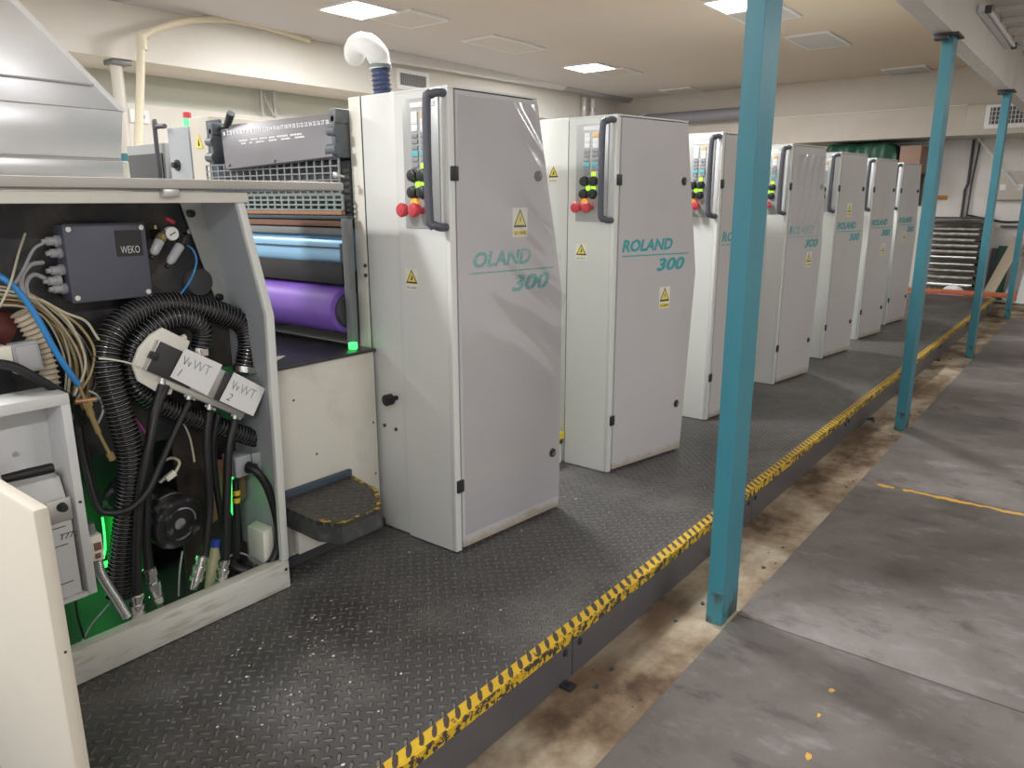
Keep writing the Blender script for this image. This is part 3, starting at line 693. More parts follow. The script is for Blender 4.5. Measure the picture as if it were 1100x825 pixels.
# ---- ink rollers and guards, parts of the nearest tower
t = towers[0]; x0 = XS[0]
obj('purple_roller', B().lathe((x0-.02, 2.50, 1.150), (0, 1, 0), [(0, .055), (.004, .095), (.03, .100), (.99, .100), (.992, .05)], 40), 'purple', t, label='purple rubber roller')
obj('roller_end', B().lathe((x0-.02, 2.477, 1.150), (0, 1, 0), [(0, .03), (.001, .070), (.022, .074), (.024, .02)], 32), 'dark_steel', t)
obj('black_shroud', B().box(x0-.062, x0-.052, 2.478, 3.49, 1.262, 1.352, .003), 'rubber', t)
obj('blue_roller', B().lathe((x0+.055, 2.49, 1.385), (0, 1, 0), [(0, .10), (.004, .104), (.99, .104), (.992, .05)], 48), 'blue_roller', t, label='light blue plate cylinder')
obj('roller_clamp', B().box(x0-.056, x0-.046, 2.49, 3.49, 1.408, 1.414).box(x0-.054, x0-.03, 2.478, 2.50, 1.34, 1.43, .003), 'dark_blue', t)
obj('ink_roller', B().lathe((x0+.11, 2.48, 1.275), (0, 1, 0), [(0, .05), (.002, .10), (1.0, .10), (1.002, .03)], 32), 'rubber', t)
obj('steel_bar', B().box(x0-.045, x0-.02, 2.478, 3.495, 1.462, 1.492, .006), 'grey_metal', t)
obj('brown_bar', B().box(x0-.042, x0-.018, 2.478, 3.495, 1.497, 1.524, .003), 'brown', t)
obj('dark_ledge', B().box(x0-.055, x0-.02, 2.44, 3.495, 1.527, 1.541, .002), 'dark_blue', t)
obj('copper_strip', B().box(x0-.05, x0-.03, 2.478, 3.495, 1.545, 1.560, .001), 'copper', t)
def grid(name, z0, z1, y0, y1, x, ny, nz, mname, bar=.004):
    b = B()
    for k in range(ny+1):
        y = y0+(y1-y0)*k/ny; b.box(x-.003, x+.003, y-bar, y+bar, z0, z1)
    for k in range(nz+1):
        z = z0+(z1-z0)*k/nz; b.box(x-.0045, x+.0045, y0, y1, z-bar*.6, z+bar*.6)
    return obj(name, b, mname, t, 0)
grid('lower_grille', 1.565, 1.625, 2.47, 3.49, x0-.047, 20, 3, 'mesh_green', .006)
grid('upper_grille', 1.63, 1.765, 2.482, 3.46, x0-.047, 19, 5, 'grille_grey', .0045)
obj('guard_back', B().box(x0+.0, x0+.012, 2.478, 3.495, 1.53, 1.76), 'dark_steel', t)
obj('guard_post', B().box(x0-.062, x0-.03, 2.435, 2.472, .995, 1.53, .003), 'grey_metal', t)
obj('grille_lever', B().cyl((x0-.05, 2.45, 1.695), (x0-.085, 2.45, 1.70), .005).lathe((x0-.085, 2.45, 1.70), (-1, 0, 0), [(0, .006), (.004, .012), (.012, .012), (.016, .004)], 12), 'alu', t)
# ink duct console: a leaning plate with numbered ink zones
A0, A1 = Vector((x0-.02, 2.515, 1.943)), Vector((x0-.02, 3.355, 1.943)); Bq = Vector((x0-.085, 0, 1.742))
yl0, yl1 = 2.485, 3.235
pt = lambda f, g: Vector((A0.x*(1-g)+(Bq.x+.03*f*(A0.x-Bq.x)/(A0.z-Bq.z))*g, (A1.y*(1-f)+A0.y*f)*(1-g)+(yl1*(1-f)+yl0*f)*g, A0.z*(1-g)+(Bq.z+.03*f)*g))
nrm = (pt(1, 0)-pt(0, 0)).cross(pt(0, 0)-pt(0, 1)).normalized()
b = B(); b.prism([pt(0, 0), pt(1, 0), pt(1, 1), pt(0, 1)], -nrm*.02, .002)
cons = obj('ink_zone_panel', b, 'plate_grey', t)
uy_, uz_ = (pt(1, 0)-pt(0, 0)).normalized(), (pt(0, 0)-pt(0, 1)).normalized()
b = B()
for k in range(29):
    f = .025+.94*k/28; add_text(b, str(k+1), pt(f, .24), uy_, uz_, .013 if k < 9 else .020, .021, .01, 0, .0012)
obj('zone_numbers', b, 'white_text', cons, 0, 'row of white zone numbers'); b = B()
for row, words in ((.40, (.10, .08, .08, .06, .11, .11)), (.47, (.05, .03, .09, .08, .09, .09))):
    f = .17 if row < .45 else .19
    for w in words:
        n_ = max(2, int(w*90))
        for k in range(n_): b.obox(pt(f+w*(k+.5)/n_*.9, row)+nrm*.001, uy_, uz_, nrm, w*.77/n_*.28, .0045, .0003)
        f += w + (.008 if row < .45 else .03)
obj('print_lines', b, 'white_text', cons, 0, 'two lines of small white print')
b = B()
for f, g in ((.05, .93), (.5, .95), (.95, .90)): b.lathe(pt(f, g), nrm, [(0, .007), (.004, .006), (.0041, 0)], 10)
obj('panel_screw', b, 'black', cons)
obj('console_box', B().box(x0+.0, x0+.17, 2.50, 3.35, 1.765, 1.925, .01), 'dark_blue', t)
for y, d in ((3.38, 1), (2.492, -1)):
    obj('console_bracket', B().box(x0-.06, x0+.05, y-.012, y+.012, 1.77, 1.93, .004).cyl((x0-.06, y-.03, 1.80), (x0-.06, y+.03, 1.80), .022).cyl((x0-.06, y-.025, 1.87), (x0-.06, y+.025, 1.87), .018).box(x0-.06, x0+.03, y-.02, y+.02, 1.90, 1.955, .006), 'bracket_dark', t)
obj('console_lever', B().cyl((x0-.02, 3.30, 1.935), (x0-.03, 3.24, 1.99), .016, .018).cyl((x0-.02, 3.38, 1.93), (x0-.02, 3.30, 1.935), .010), 'black', t)
obj('far_frame_plate', B().box(x0-.008, x0+.009, 3.385, 3.498, P+.003, 1.975, .003), 'dark_blue', t)
b = B(); c0 = Vector((x0+.009, 3.60, 1.885))
b.mat(0).prism([c0+Vector((-.001, .032, -.03)), c0+Vector((-.001, -.032, -.03)), c0+Vector((-.001, 0, .038))], (-.001, 0, 0)); b.mat(1).prism([c0+Vector((-.0025, .008, -.02)), c0+Vector((-.0025, -.008, -.02)), c0+Vector((-.0025, 0, .018))], (-.001, 0, 0))
obj('far_sticker', b, ['label_yellow', 'label_black'], t, 0, 'yellow warning triangle')
# small fittings low on the near side
obj('rubber_stop', B().lathe((x0+.01, 2.26, .80), (-1, 0, 0), [(0, .010), (.03, .010), (.032, .024), (.062, .024), (.065, .018), (.0651, 0)], 16), 'rubber', t)
for z, y in ((.66, 2.27), (.665, 2.34), (1.30, 2.415), (1.34, 2.415)):
    obj('frame_bolt', B().lathe((x0+.01, y, z), (-1, 0, 0), [(0, .008), (.005, .008), (.007, .005), (.0071, 0)], 10), 'dark_steel', t)

# ================================================================== DELIVERY HOUSING BETWEEN CABINET AND TOWER
dh = thing('delivery_housing', 'ivory lower housing with oily black top left of the nearest press tower', 'machine housing', (1.80, 2.9, P))
obj('side_panel', B().box(1.50, 2.072, 2.372, 2.40, P+.035, .99, .006), 'block_white', dh)
obj('body', B().box(1.51, 2.07, 2.402, 3.49, P+.004, .985), 'white_dirty', dh)
obj('top_plate', B().box(1.50, 2.074, 2.36, 3.495, .988, 1.0, .003), 'dark_top', dh)
obj('toe_strip', B().box(1.50, 2.076, 2.355, 2.371, P+.002, P+.04), 'dark_steel', dh)
obj('green_clip', B().box(1.985, 2.015, 2.405, 2.43, 1.001, 1.03, .003), 'green_glow', dh)
obj('paper_wedge', B().prism([(1.56, 2.40, 1.0005), (1.74, 2.52, 1.0005), (1.56, 2.60, 1.0005)], (0, 0, .003)), 'label_white', dh)
for x, z in ((1.66, .86), (1.75, .62), (1.55, .40), (2.05, .68), (2.05, .45)):
    obj('panel_screw', B().lathe((x, 2.372, z), (0, -1, 0), [(0, .005), (.002, .004), (.0021, 0)], 8), 'dark_steel', dh)
st = thing('foot_step', 'small black checker plate step with chipped yellow edge fixed below the ivory housing', 'step', (1.72, 2.18, P))
poly = [(1.56, 2.354), (1.905, 2.354), (1.862, 2.145), (1.748, 1.998), (1.562, 2.0), (1.522, 2.089), (1.53, 2.30)]
obj('tread', B().prism([(x, y, .474) for x, y in poly], (0, 0, .014)), 'checker_small', st, 0)
obj('skirt', B().prism([(x*1.0, y, .41) for x, y in poly], (0, 0, .063)), 'step_side', st, 0)
b = B()
for (xa, ya), (xc, yc) in zip(poly[1:5], poly[2:6]):
    a, c = Vector((xa, ya, .4883)), Vector((xc, yc, .4883)); d = (c-a).normalized(); nn = Vector((d.y, -d.x, 0)); nn = nn if nn.dot(Vector((1.72, 2.2, 0))-Vector((xa, ya, 0))) > 0 else -nn
    L = (c-a).length; k = 0.0
    while k < L-.012:
        w = min(random.uniform(.02, .05), L-k); b.hexa([a+d*k, a+d*(k+w), a+d*(k+w)+nn*.016, a+d*k+nn*.016] + [q+Vector((0, 0, .0012)) for q in (a+d*k, a+d*(k+w), a+d*(k+w)+nn*.016, a+d*k+nn*.016)]); k += w + random.uniform(.004, .02)
obj('yellow_edge', b, 'nosing_lip', st, 0, 'chipped yellow edging')
obj('back_plate', B().box(1.56, 1.905, 2.352, 2.371, .46, .515, .002), 'dark_blue', st)
obj('bracket', B().box(1.60, 1.74, 2.32, 2.352, P+.06, .409, .004), 'white_dirty', st)

# ================================================================== OPEN MACHINE CABINET
YC = 2.23
mc = thing('machine_cabinet', 'open white machine cabinet full of hoses and wires at the left', 'cabinet', (1.0, 2.5, P))
obj('bottom_rail', B().prism([(.44, YC, P+.002), (1.49, YC, P+.002), (1.49, YC, P+.112), (.44, YC, P+.112)], (0, .05, 0), .005), 'rail', mc, label='stained bottom rail')
obj('top_rail', B().box(.45, 1.445, YC, YC+.05, 1.595, 1.628, .004), 'white_dirty', mc)
obj('right_stile', B().prism([(1.462, YC, P+.114), (1.490, YC, P+.114), (1.508, YC, 1.22), (1.430, YC, 1.594), (1.405, YC, 1.594), (1.478, YC, 1.22)], (0, .02, 0), .002), 'white', mc)
obj('side_wall', B().prism([(1.474, YC+.021, P+.114), (1.485, YC+.021, P+.114), (1.503, YC+.021, 1.22), (1.428, YC+.021, 1.594), (1.415, YC+.021, 1.594), (1.488, YC+.021, 1.22)], (0, .26, 0)), 'grey_box', mc, label='pale grey inner side wall')
obj('wall_flange', B().prism([(1.34, YC+.235, 1.594), (1.414, YC+.235, 1.594), (1.486, YC+.235, 1.24), (1.44, YC+.235, 1.24)], (0, .006, 0)), 'alu', mc)
obj('back_panel', B().box(.2, 1.485, 2.482, 2.50, .80, 1.60), 'dark_panel', mc, label='dark stained back panel')
obj('rear_wall', B().box(.2, 1.485, 2.86, 2.88, P+.004, .80), 'dark_steel', mc)
obj('inner_floor', B().box(.2, 1.475, YC+.05, 2.86, P+.003, P+.02), 'dark_steel', mc)
obj('shelf', B().box(.2, 1.485, 2.50, 2.86, .80, .82), 'dark_steel', mc)
obj('inner_partition', B().box(1.24, 1.487, 2.505, 2.515, P+.021, .80), 'dark_brown', mc)
obj('side_lining', B().box(1.476, 1.486, 2.516, 2.855, P+.021, .80), 'dark_brown', mc)
obj('lid', B().box(.35, 1.818, 2.20, 2.80, 1.636, 1.665, .006), 'lid_paint', mc, label='hinged top lid')
obj('lid_catch', B().box(1.15, 1.20, 2.205, 2.235, 1.612, 1.636, .003), 'alu', mc)
for x, z in ((1.37, 1.56), (1.445, 1.27)):
    obj('knob', B().lathe((x, YC+.234, z), (0, -1, 0), [(0, .013), (.012, .013), (.014, .009), (.0141, 0)], 14), 'rubber', mc)
obj('rail_screw', B().lathe((1.474, YC, .275), (0, -1, 0), [(0, .006), (.002, .006), (.0021, 0)], 10), 'black', mc)
dr = obj('door', B().box(.466, .497, 1.50, 2.228, P+.004, 1.044, .010), 'cream', mc, label='cream door swung open toward the viewer')
obj('door_screw', B().lathe((.483, 1.50, .74), (0, -1, 0), [(0, .003), (.001, .003), (.0011, 0)], 8), 'black', dr)
for a_ in ((.80, .90, 2.72, 2.85, P+.03, .70), (1.10, 1.22, 2.70, 2.85, P+.03, .50)): obj('green_casing', B().box(*a_, .02), 'green_lit', mc, label='green machine casing')
obj('green_plate', B().box(1.36, 1.46, 2.44, 2.46, .80, 1.02, .004), 'green_lit', mc)
obj('green_gap_glow', B().prism([(1.375, 2.40, .50), (1.395, 2.40, .64), (1.415, 2.40, .53), (1.39, 2.40, .46)], (0, .008, 0)), 'green_glow', mc, label='bright green lit gap')  # glowing plate stands in for green light showing in a gap
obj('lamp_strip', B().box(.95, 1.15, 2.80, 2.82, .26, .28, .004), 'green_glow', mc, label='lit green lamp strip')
obj('corner_block', B().prism([(1.425, YC+.06, .30), (1.47, YC+.06, .31), (1.47, YC+.06, .43), (1.43, YC+.06, .42)], (0, .10, 0), .003), 'white_dirty', mc)
obj('brown_plate', B().prism([(1.30, 2.42, .46), (1.455, 2.42, .52), (1.46, 2.42, .68), (1.30, 2.42, .70)], (0, .01, 0)), 'brown', mc)
# port cut into the back panel
b = B(); c0 = at(212, 303, 2.48)
b.lathe(c0, (0, -1, 0), [(0, .055), (.012, .052), (.02, .045), (.022, .0)], 20)
obj('port_cover', b, 'dark_steel', mc)

gp = lambda px, py, Y=2.33: at(px, py, Y)
# control box with the manufacturer's plate
yb = 2.40
wb = thing('wall_control_box', 'slate blue control box with four screws and a white WEKO plate', 'control box', gp(115, 320, 2.48))
c = [gp(67, 242, yb), gp(157, 237, yb), gp(163, 318, yb), gp(78, 327, yb)]
x_, xx, z_, zz = 1.012, 1.282, 1.268, 1.540
x_ = (c[0].x+c[3].x)/2; xx = (c[1].x+c[2].x)/2; z_ = (c[2].z+c[3].z)/2; zz = (c[0].z+c[1].z)/2
obj('housing', B().box(x_+.004, xx-.004, yb+.016, 2.481, z_+.004, zz-.004, .004), 'slate', wb)
obj('lid', B().box(x_, xx, yb, yb+.015, z_, zz, .005), 'slate', wb)
for sx in (.025, .975):
    for sz in (.07, .93):
        obj('screw', B().lathe((x_+(xx-x_)*(.06 if sx < .5 else .94), yb, z_+(zz-z_)*sz), (0, -1, 0), [(0, .009), (.003, .008), (.0032, .004), (.0033, 0)], 12), 'chrome', wb)
lg0, lg1 = x_+(xx-x_)*.60, x_+(xx-x_)*.93
pl = obj('name_plate', B().box(lg0, lg1, yb-.002, yb, z_+(zz-z_)*.56, z_+(zz-z_)*.90), 'black', wb)
b = B(); add_text(b, 'WEKO', (lg0+.012, yb-.0022, z_+(zz-z_)*.60), (1, 0, 0), (0, 0, 1), (lg1-lg0)-.022, .022, -.01, 0, .0005); obj('logo', b, 'white_text', pl, 0, 'white WEKO logo')
for k, z in enumerate((zz-.05, zz-.085, zz-.135, zz-.165, zz-.19)):
    xo = (.0, .006, .0, -.012, .0)[k]
    obj('cable_gland', B().lathe((x_+.004+xo, yb+.045, z), (-1, 0, 0), [(0, .017), (.012, .017), (.014, .013), (.034, .013), (.036, .008), (.046, .007)], 12), 'wire_grey', wb)
b = B()
cable(b, [gp(47, 261, yb+.04), gp(36, 268, yb+.03), gp(25, 290, yb), gp(16, 305, 2.36)], .0045); cable(b, [gp(46, 282, yb+.04), gp(32, 285, yb+.02), gp(23, 300, yb), gp(26, 318, 2.37)], .0065); cable(b, [gp(48, 299, yb+.04), gp(36, 295, yb+.03), gp(28, 305, yb), gp(31, 322, 2.38)], .0065)
obj('grey_cable', b, 'wire_grey', wb)

# compressed-air service unit
au = thing('air_regulator', 'compressed air regulator with round white gauge and two bowls on dark panel', 'pressure regulator', gp(182, 262, 2.48))
g = gp(185.5, 251, 2.40)
obj('body', B().box(g.x-.035, g.x+.030, 2.405, 2.48, g.z-.02, g.z+.012, .004), 'black', au)
obj('gauge', B().lathe(g+Vector((0, .02, 0)), (0, -1, 0), [(0, .022), (.018, .022), (.02, .020), (.0201, 0)], 24), 'gauge', au)
obj('gauge_needle', B().obox(g+Vector((0, -.001, 0)), (1, 0, .55), (-.55, 0, 1), (0, 1, 0), .011, .0015, .0006), 'label_black', au)
for (a_, c_) in (((172, 258), (164, 274)), ((194, 263), (181, 284))):
    p0, p1 = gp(*a_, 2.41), gp(*c_, 2.405); d = (p1-p0)
    bo = obj('filter_bowl', B().lathe(p0, d, [(0, .012), (.004, .016), (d.length*.8, .0145), (d.length*.9, .011), (d.length, .005)], 16), 'bowl', au)
    obj('bowl_cap', B().lathe(p0-d*.35, d, [(0, .014), (d.length*.34, .018), (d.length*.35, .012)], 16), 'brass' if a_[0] < 180 else 'black', bo)
    obj('drain_knob', B().lathe(p1, d, [(0, .008), (.012, .008), (.0121, 0)], 12), 'black', bo)
obj('red_knob', B().obox(gp(182, 237, 2.42), (1, 0, -.5), (.5, 0, 1), (0, 1, 0), .016, .006, .01, .003), 'red', au)
obj('brass_plug', B().lathe(gp(167, 246, 2.41), (0, 0, 1), [(0, .006), (.012, .004), (.0121, 0)], 10), 'brass', au)
b = B(); cable(b, [gp(199, 263, 2.43), gp(207, 268, 2.42), gp(211, 281, 2.41), gp(205, 300, 2.40), gp(194, 316, 2.40)], .0032); obj('air_line', b, 'blue_hose', au, label='thin blue air line')
obj('elbow_fitting', B().lathe(gp(198, 250, 2.42), (.3, -1, .2), [(0, .009), (.02, .008), (.0201, 0)], 10), 'chrome', au)

# large corrugated hoses
def hose(label, px, Y, r, ends=None):
    o = thing('corrugated_hose', label, 'hose', gp(*px[0], Y if not callable(Y) else Y(0)), 'ribbed black hoses in the open cabinet')
    b = B(); ribbed(b, [gp(x, y, Y(k) if callable(Y) else Y) for k, (x, y) in enumerate(px)], r); obj('hose', b, ['hose', 'hose_rib'], o, 60)
    if ends:
        e = gp(*ends, Y if not callable(Y) else Y(len(px)-1)); obj('hose_clamp', B().lathe(e+Vector((0, 0, .012)), (-.25, 0, -1), [(0, r*.93), (.001, r*1.0), (.022, r*1.0), (.023, r*.93)], 20).box(e.x-.012, e.x+.012, e.y-r*1.15, e.y-r*.9, e.z-.012, e.z+.01), 'chrome', o, label='chrome hose clamp')
    return o
ya = lambda k: (2.37, 2.36, 2.35, 2.34, 2.33, 2.33, 2.34, 2.35, 2.36, 2.38, 2.40, 2.41, 2.41, 2.41, 2.40, 2.39, 2.38)[min(k, 16)]
hose('outer ribbed black hose running from the cabinet floor over to the right chrome clamp', [(128, 640), (131, 600), (136, 560), (141, 520), (139, 485), (130, 450), (119, 415), (114, 385), (120, 360), (136, 342), (160, 331), (190, 327), (216, 331), (242, 338), (261, 348), (267, 370), (263, 398)], ya, .041, (262.5, 396))
yb_ = lambda k: (2.385, 2.385, 2.39, 2.39, 2.39, 2.385, 2.38, 2.37, 2.36, 2.36, 2.37, 2.38, 2.39, 2.40)[min(k, 13)]
hose('inner ribbed black hose looping behind the paper tagged valve block', [(278, 472), (250, 463), (221, 453), (189, 442), (163, 430), (145, 414), (140, 392), (147, 368), (168, 349), (188, 341), (207, 344), (217, 356), (214, 379)], yb_, .034, (213.5, 377))

# twin valve block with paper tags
vb = thing('valve_block', 'tilted twin valve block with two handwritten paper tags', 'valve', gp(215, 410, 2.32))
yv = 2.295
q = lambda px, py: gp(px, py, yv)
U = (q(286, 419)-q(172, 366)).normalized(); V = (q(172, 366)-q(155, 398)).normalized()
cen = (q(172, 366)+q(155, 398)+q(286, 419)+q(272, 447))/4
V = (V - U*V.dot(U)).normalized(); hu = (q(286, 419)-q(172, 366)).length/2; hv = (q(172, 366)-q(155, 398)).length/2
obj('body', B().obox(cen+Vector((0, .035, 0)), U, V, (0, 1, 0), hu, hv, .034, .003), 'alu', vb)
obj('dark_cover', B().obox(cen-U*hu*.62+Vector((0, -.002, 0)), U, V, (0, 1, 0), hu*.36, hv*.97, .004, .002).obox(cen+U*hu*.36+Vector((0, -.002, 0)), U, V, (0, 1, 0), hu*.17, hv*.97, .004, .002), 'valve_black', vb)
for quad, nm in (((199, 374), (239, 392), (223, 425), (183, 405)), '1'), (((251.5, 400), (285, 417.5), (272, 447), (236, 430.5)), '2'):
    pts = [gp(x, y, yv-.012) for x, y in quad]
    pa = obj('paper_tag', B().prism(pts, (0, .002, 0)), 'paper', vb, 0, 'white paper tag marked VVWT %s' % nm)
    u = (pts[1]-pts[0]).normalized(); w = (pts[0]-pts[3]).normalized(); w = (w - u*w.dot(u)).normalized(); Lu, Lw = (pts[1]-pts[0]).length, (pts[0]-pts[3]).length
    b = B(); add_text(b, 'Vv', pts[3]+u*Lu*.10+w*Lw*.50, u, w, Lu*.22, Lw*.27, -.012, -.1); add_text(b, nm, pts[3]+u*Lu*.13+w*Lw*.12, u, w, None, Lw*.24, -.012, .25); obj('handwriting', b, 'ink', pa, 0)
    b = B(); add_text(b, 'WT', pts[3]+u*Lu*.36+w*Lw*.50, u, w, Lu*.46, Lw*.30, -.012, -.05); obj('faint_handwriting', b, 'ink_grey', pa, 0)
b = B(); pts = [(147, 392), (153, 376), (163, 364), (174, 357), (199, 370), (182, 420), (170, 418), (152, 407)]
b.prism([gp(172+(x-172)*1.2, 392+(y-392)*1.15, 2.318) for x, y in pts], (0, .012, 0), .003); obj('mounting_plate', b, 'white_dirty', vb, label='rounded white mounting plate')
obj('side_plate', B().obox(cen-V*hv*1.12+U*hu*.1+Vector((0, .03, 0)), U, V, (0, 1, 0), hu*.75, hv*.25, .02, .002), 'alu', vb)
obj('latch', B().obox(cen-U*hu*.98, U, V, (0, 1, 0), .012, .012, .012, .002), 'black', vb)
obj('white_fitting', B().lathe(gp(199, 362, 2.36), (-1, 0, -.3), [(0, .011), (.02, .011), (.03, .006), (.05, .005)], 12), 'label_white', vb)
for px, py in ((174.5, 411), (203, 428), (225, 439), (252.5, 449)):
    p0 = gp(px, py-5, 2.315)
    obj('hose_tee', B().lathe(p0, (-.25, 0, -1), [(0, .010), (.006, .010), (.007, .013), (.018, .013), (.019, .008)], 12).obox(p0+Vector((0, 0, -.012)), U, V, (0, 1, 0), .022, .004, .004), 'chrome', vb)

def tubes(name, label, cat, px, Y, r, mname, coup=None, group=None):
    pts = [gp(x, y, Y[k] if isinstance(Y, (list, tuple)) else Y) for k, (x, y) in enumerate(px)]
    o = thing(name, label, cat, pts[0], group)
    b = B(); cable(b, pts, r, 10); obj('tube', b, mname, o, 60)
    if coup:
        a, e = gp(*coup[0], Y if not isinstance(Y, (list, tuple)) else Y[-1]), gp(*coup[1], Y if not isinstance(Y, (list, tuple)) else Y[-1]); d = e-a; L = d.length
        obj('coupling', B().lathe(a, d, [(0, r*1.1), (.004, .021), (L*.16, .021), (L*.18, .017), (L*.30, .017), (L*.31, .023), (L*.44, .023), (L*.45, .020), (L*.60, .020), (L*.61, .023), (L*.74, .023), (L*.76, .017), (L, .014), (L*1.001, 0)], 18), 'chrome', o, label='chrome quick coupling')
    return o
gr = 'smooth black hoses below the valve block'
tubes('rubber_hose', 'black hose hanging to the leftmost chrome coupling on the cabinet floor', 'hose', [(178, 414), (168, 440), (161, 475), (152, 520), (148, 570), (147, 625), (147, 640)], [2.315, 2.30, 2.285, 2.285, 2.29, 2.29, 2.29], .0145, 'rubber', ((147, 638), (148, 672)), gr)
tubes('rubber_hose', 'black hose ending in the slanted second coupling from the left', 'hose', [(174, 414), (165, 445), (160, 480), (158, 530), (157, 575), (159, 612)], [2.315, 2.30, 2.29, 2.30, 2.31, 2.31], .014, 'rubber', ((160, 610), (173, 658)), gr)
tubes('rubber_hose', 'black hose looping left beneath the outer ribbed hose', 'hose', [(203, 432), (188, 463), (173, 497), (160, 526), (142, 545), (122, 551), (105, 545), (94, 510), (86, 470), (83, 440)], [2.315, 2.30, 2.27, 2.255, 2.255, 2.27, 2.30, 2.36, 2.38, 2.40], .011, 'rubber', None, gr)
tubes('rubber_hose', 'black hose to the chrome coupling left of the cloudy bottle', 'hose', [(225, 442), (222, 470), (223, 505), (225, 540), (223, 570), (220, 598)], [2.315, 2.31, 2.305, 2.31, 2.31, 2.31], .0145, 'rubber', ((218, 596), (208, 633)), gr)
tubes('rubber_hose', 'black hose squeezed between the two right hand hoses', 'hose', [(234, 444), (229, 475), (231, 510), (237, 550), (242, 580), (243, 598)], [2.345, 2.35, 2.35, 2.345, 2.345, 2.345], .012, 'rubber', None, gr)
tubes('rubber_hose', 'black hose dropping from right paper tag to the rightmost coupling', 'hose', [(252, 452), (246, 480), (244, 520), (243, 560), (242, 604)], [2.315, 2.30, 2.295, 2.295, 2.295], .0145, 'rubber', ((241, 601), (237, 633)), gr)
# socket box with its thick cable
sb = thing('cable_socket', 'grey socket box at right inside the cabinet with a thick black cable', 'socket', gp(268, 498, 2.40))
c0 = gp(262, 500, 2.345)
obj('housing', B().box(c0.x-.034, c0.x+.034, 2.345, 2.43, c0.z-.042, c0.z+.036, .006), 'grey_box', sb)
obj('flap', B().obox(gp(279, 497, 2.35), (1, -.35, 0), (0, 0, 1), (.35, 1, 0), .028, .042, .006, .003), 'grey_box', sb)
obj('socket_collar', B().lathe(gp(266, 502, 2.345), (.5, -1, -.1), [(0, .022), (.01, .022), (.012, .018), (.03, .018)], 16), 'rubber', sb)
b = B(); cable(b, [gp(266, 502, 2.33), gp(276, 507, 2.30), gp(288, 525, 2.285), (gp(297, 555, 2.28)), gp(299, 582, 2.275), gp(292, 603, 2.275), gp(275, 614, 2.28), gp(258, 612, 2.30), gp(248, 604, 2.34)], .0155, 10); obj('cable', b, 'rubber', sb, 60)
# motor
mo = thing('electric_motor', 'round black motor with dusty dished cover in the cabinet bottom', 'motor', gp(190, 590, 2.50))
c0 = gp(190.5, 561, 2.36); ax = Vector((-.10, 1, .12)).normalized()
obj('body', B().lathe(c0, ax, [(0, .085), (.01, .090), (.10, .088), (.30, .086), (.31, .05)], 36), 'motor', mo)
obj('front_cover', B().lathe(c0, -ax, [(-.03, .093), (.004, .095), (.016, .088), (.020, .070), (.016, .052), (.018, .040), (.014, .0)], 40), 'motor', mo)
obj('cover_ring', B().lathe(c0, -ax, [(.012, .060), (.021, .059), (.0225, .057), (.0226, .055), (.016, .054)], 40), 'motor_ring', mo, label='worn ring with painted highlight')
obj('rim_band', B().lathe(c0, ax, [(.03, .0925), (.034, .094), (.04, .094), (.044, .0925)], 40), 'motor_ring', mo)
bt = thing('plastic_bottle', 'cloudy yellowish bottle with blue cap between chrome couplings', 'bottle', gp(227, 640, 2.36))
p0, p1 = gp(226, 632, 2.36), gp(231, 586, 2.36); d = p1-p0; L = d.length
obj('bottle', B().lathe(p0, d, [(0, .018), (.004, .021), (L*.72, .022), (L*.88, .016), (L, .012)], 18), 'bottle', bt)
obj('cap', B().lathe(p1, d, [(-.004, .016), (.022, .016), (.024, .012), (.0241, 0)], 16), 'blue_cap', bt)
tubes('metal_conduit', 'ridged grey metal conduit bending down at lower left of cabinet', 'conduit', [(104, 600), (108, 615), (116, 630), (126, 645), (136, 660)], 2.29, .012, 'conduit')
o = [q for q in bpy.data.objects if q.name.startswith('metal_conduit')][0]
tc_ = o.children[0]; bpy.data.objects.remove(tc_)
b = B(); ribbed(b, [gp(x, y, 2.29) for x, y in [(104, 598), (108, 615), (116, 630), (126, 645), (136, 662)]], .0155, .007, .18, 12); obj('tube', b, ['conduit', 'conduit'], o, 60)
pb = thing('plug_block', 'small white plug block right of the pale grey box', 'plug', gp(105, 590, 2.32))
c0 = gp(104, 587, 2.26)
obj('block', B().box(c0.x-.018, c0.x+.018, 2.26, 2.32, c0.z-.045, c0.z+.035, .003), 'label_white', pb)
obj('contacts', B().box(c0.x-.008, c0.x+.012, 2.256, 2.2605, c0.z-.012, c0.z+.012, .001).box(c0.x-.008, c0.x+.008, 2.256, 2.2605, c0.z-.038, c0.z-.022, .001), 'brown', pb)
obj('collar', B().lathe((c0.x, 2.29, c0.z+.036), (0, 0, 1), [(0, .016), (.014, .013), (.03, .012), (.031, 0)], 14), 'grey_metal', pb)
# pale fold-out control box at the left
yf = 2.185
cb = thing('fold_out_control_box', 'pale grey fold-out box marked T77c behind the open cream door', 'control box', gp(60, 640, 2.25))
TR, BR = gp(75, 422, yf), gp(105, 643, yf); TL = gp(0, 436, yf)
x1, x2 = TR.x, BR.x; zt, zb = TR.z, BR.z+.02; xl = .52
xr = (x1+x2)/2
R_ = lambda x, z, y=yf: Vector((x, y, z))
b = B(); w_ = .024
b.prism([R_(xl, zt), R_(xr, zt), R_(xr, zt-.030), R_(xl, zt-.030)], (0, .13, 0), .002); b.prism([R_(xr-w_, zt-.030), R_(xr, zt-.030), R_(xr, zb), R_(xr-w_, zb)], (0, .13, 0), .002); b.box(xl, xr-w_, yf+.118, yf+.13, zb, zt-.03); b.box(xl, xr-w_, yf+.001, yf+.118, zb, zb+.012)
obj('frame', b, 'pale_grey', cb)
zk = gp(55, 520, yf).z; zw = gp(65, 545, yf).z
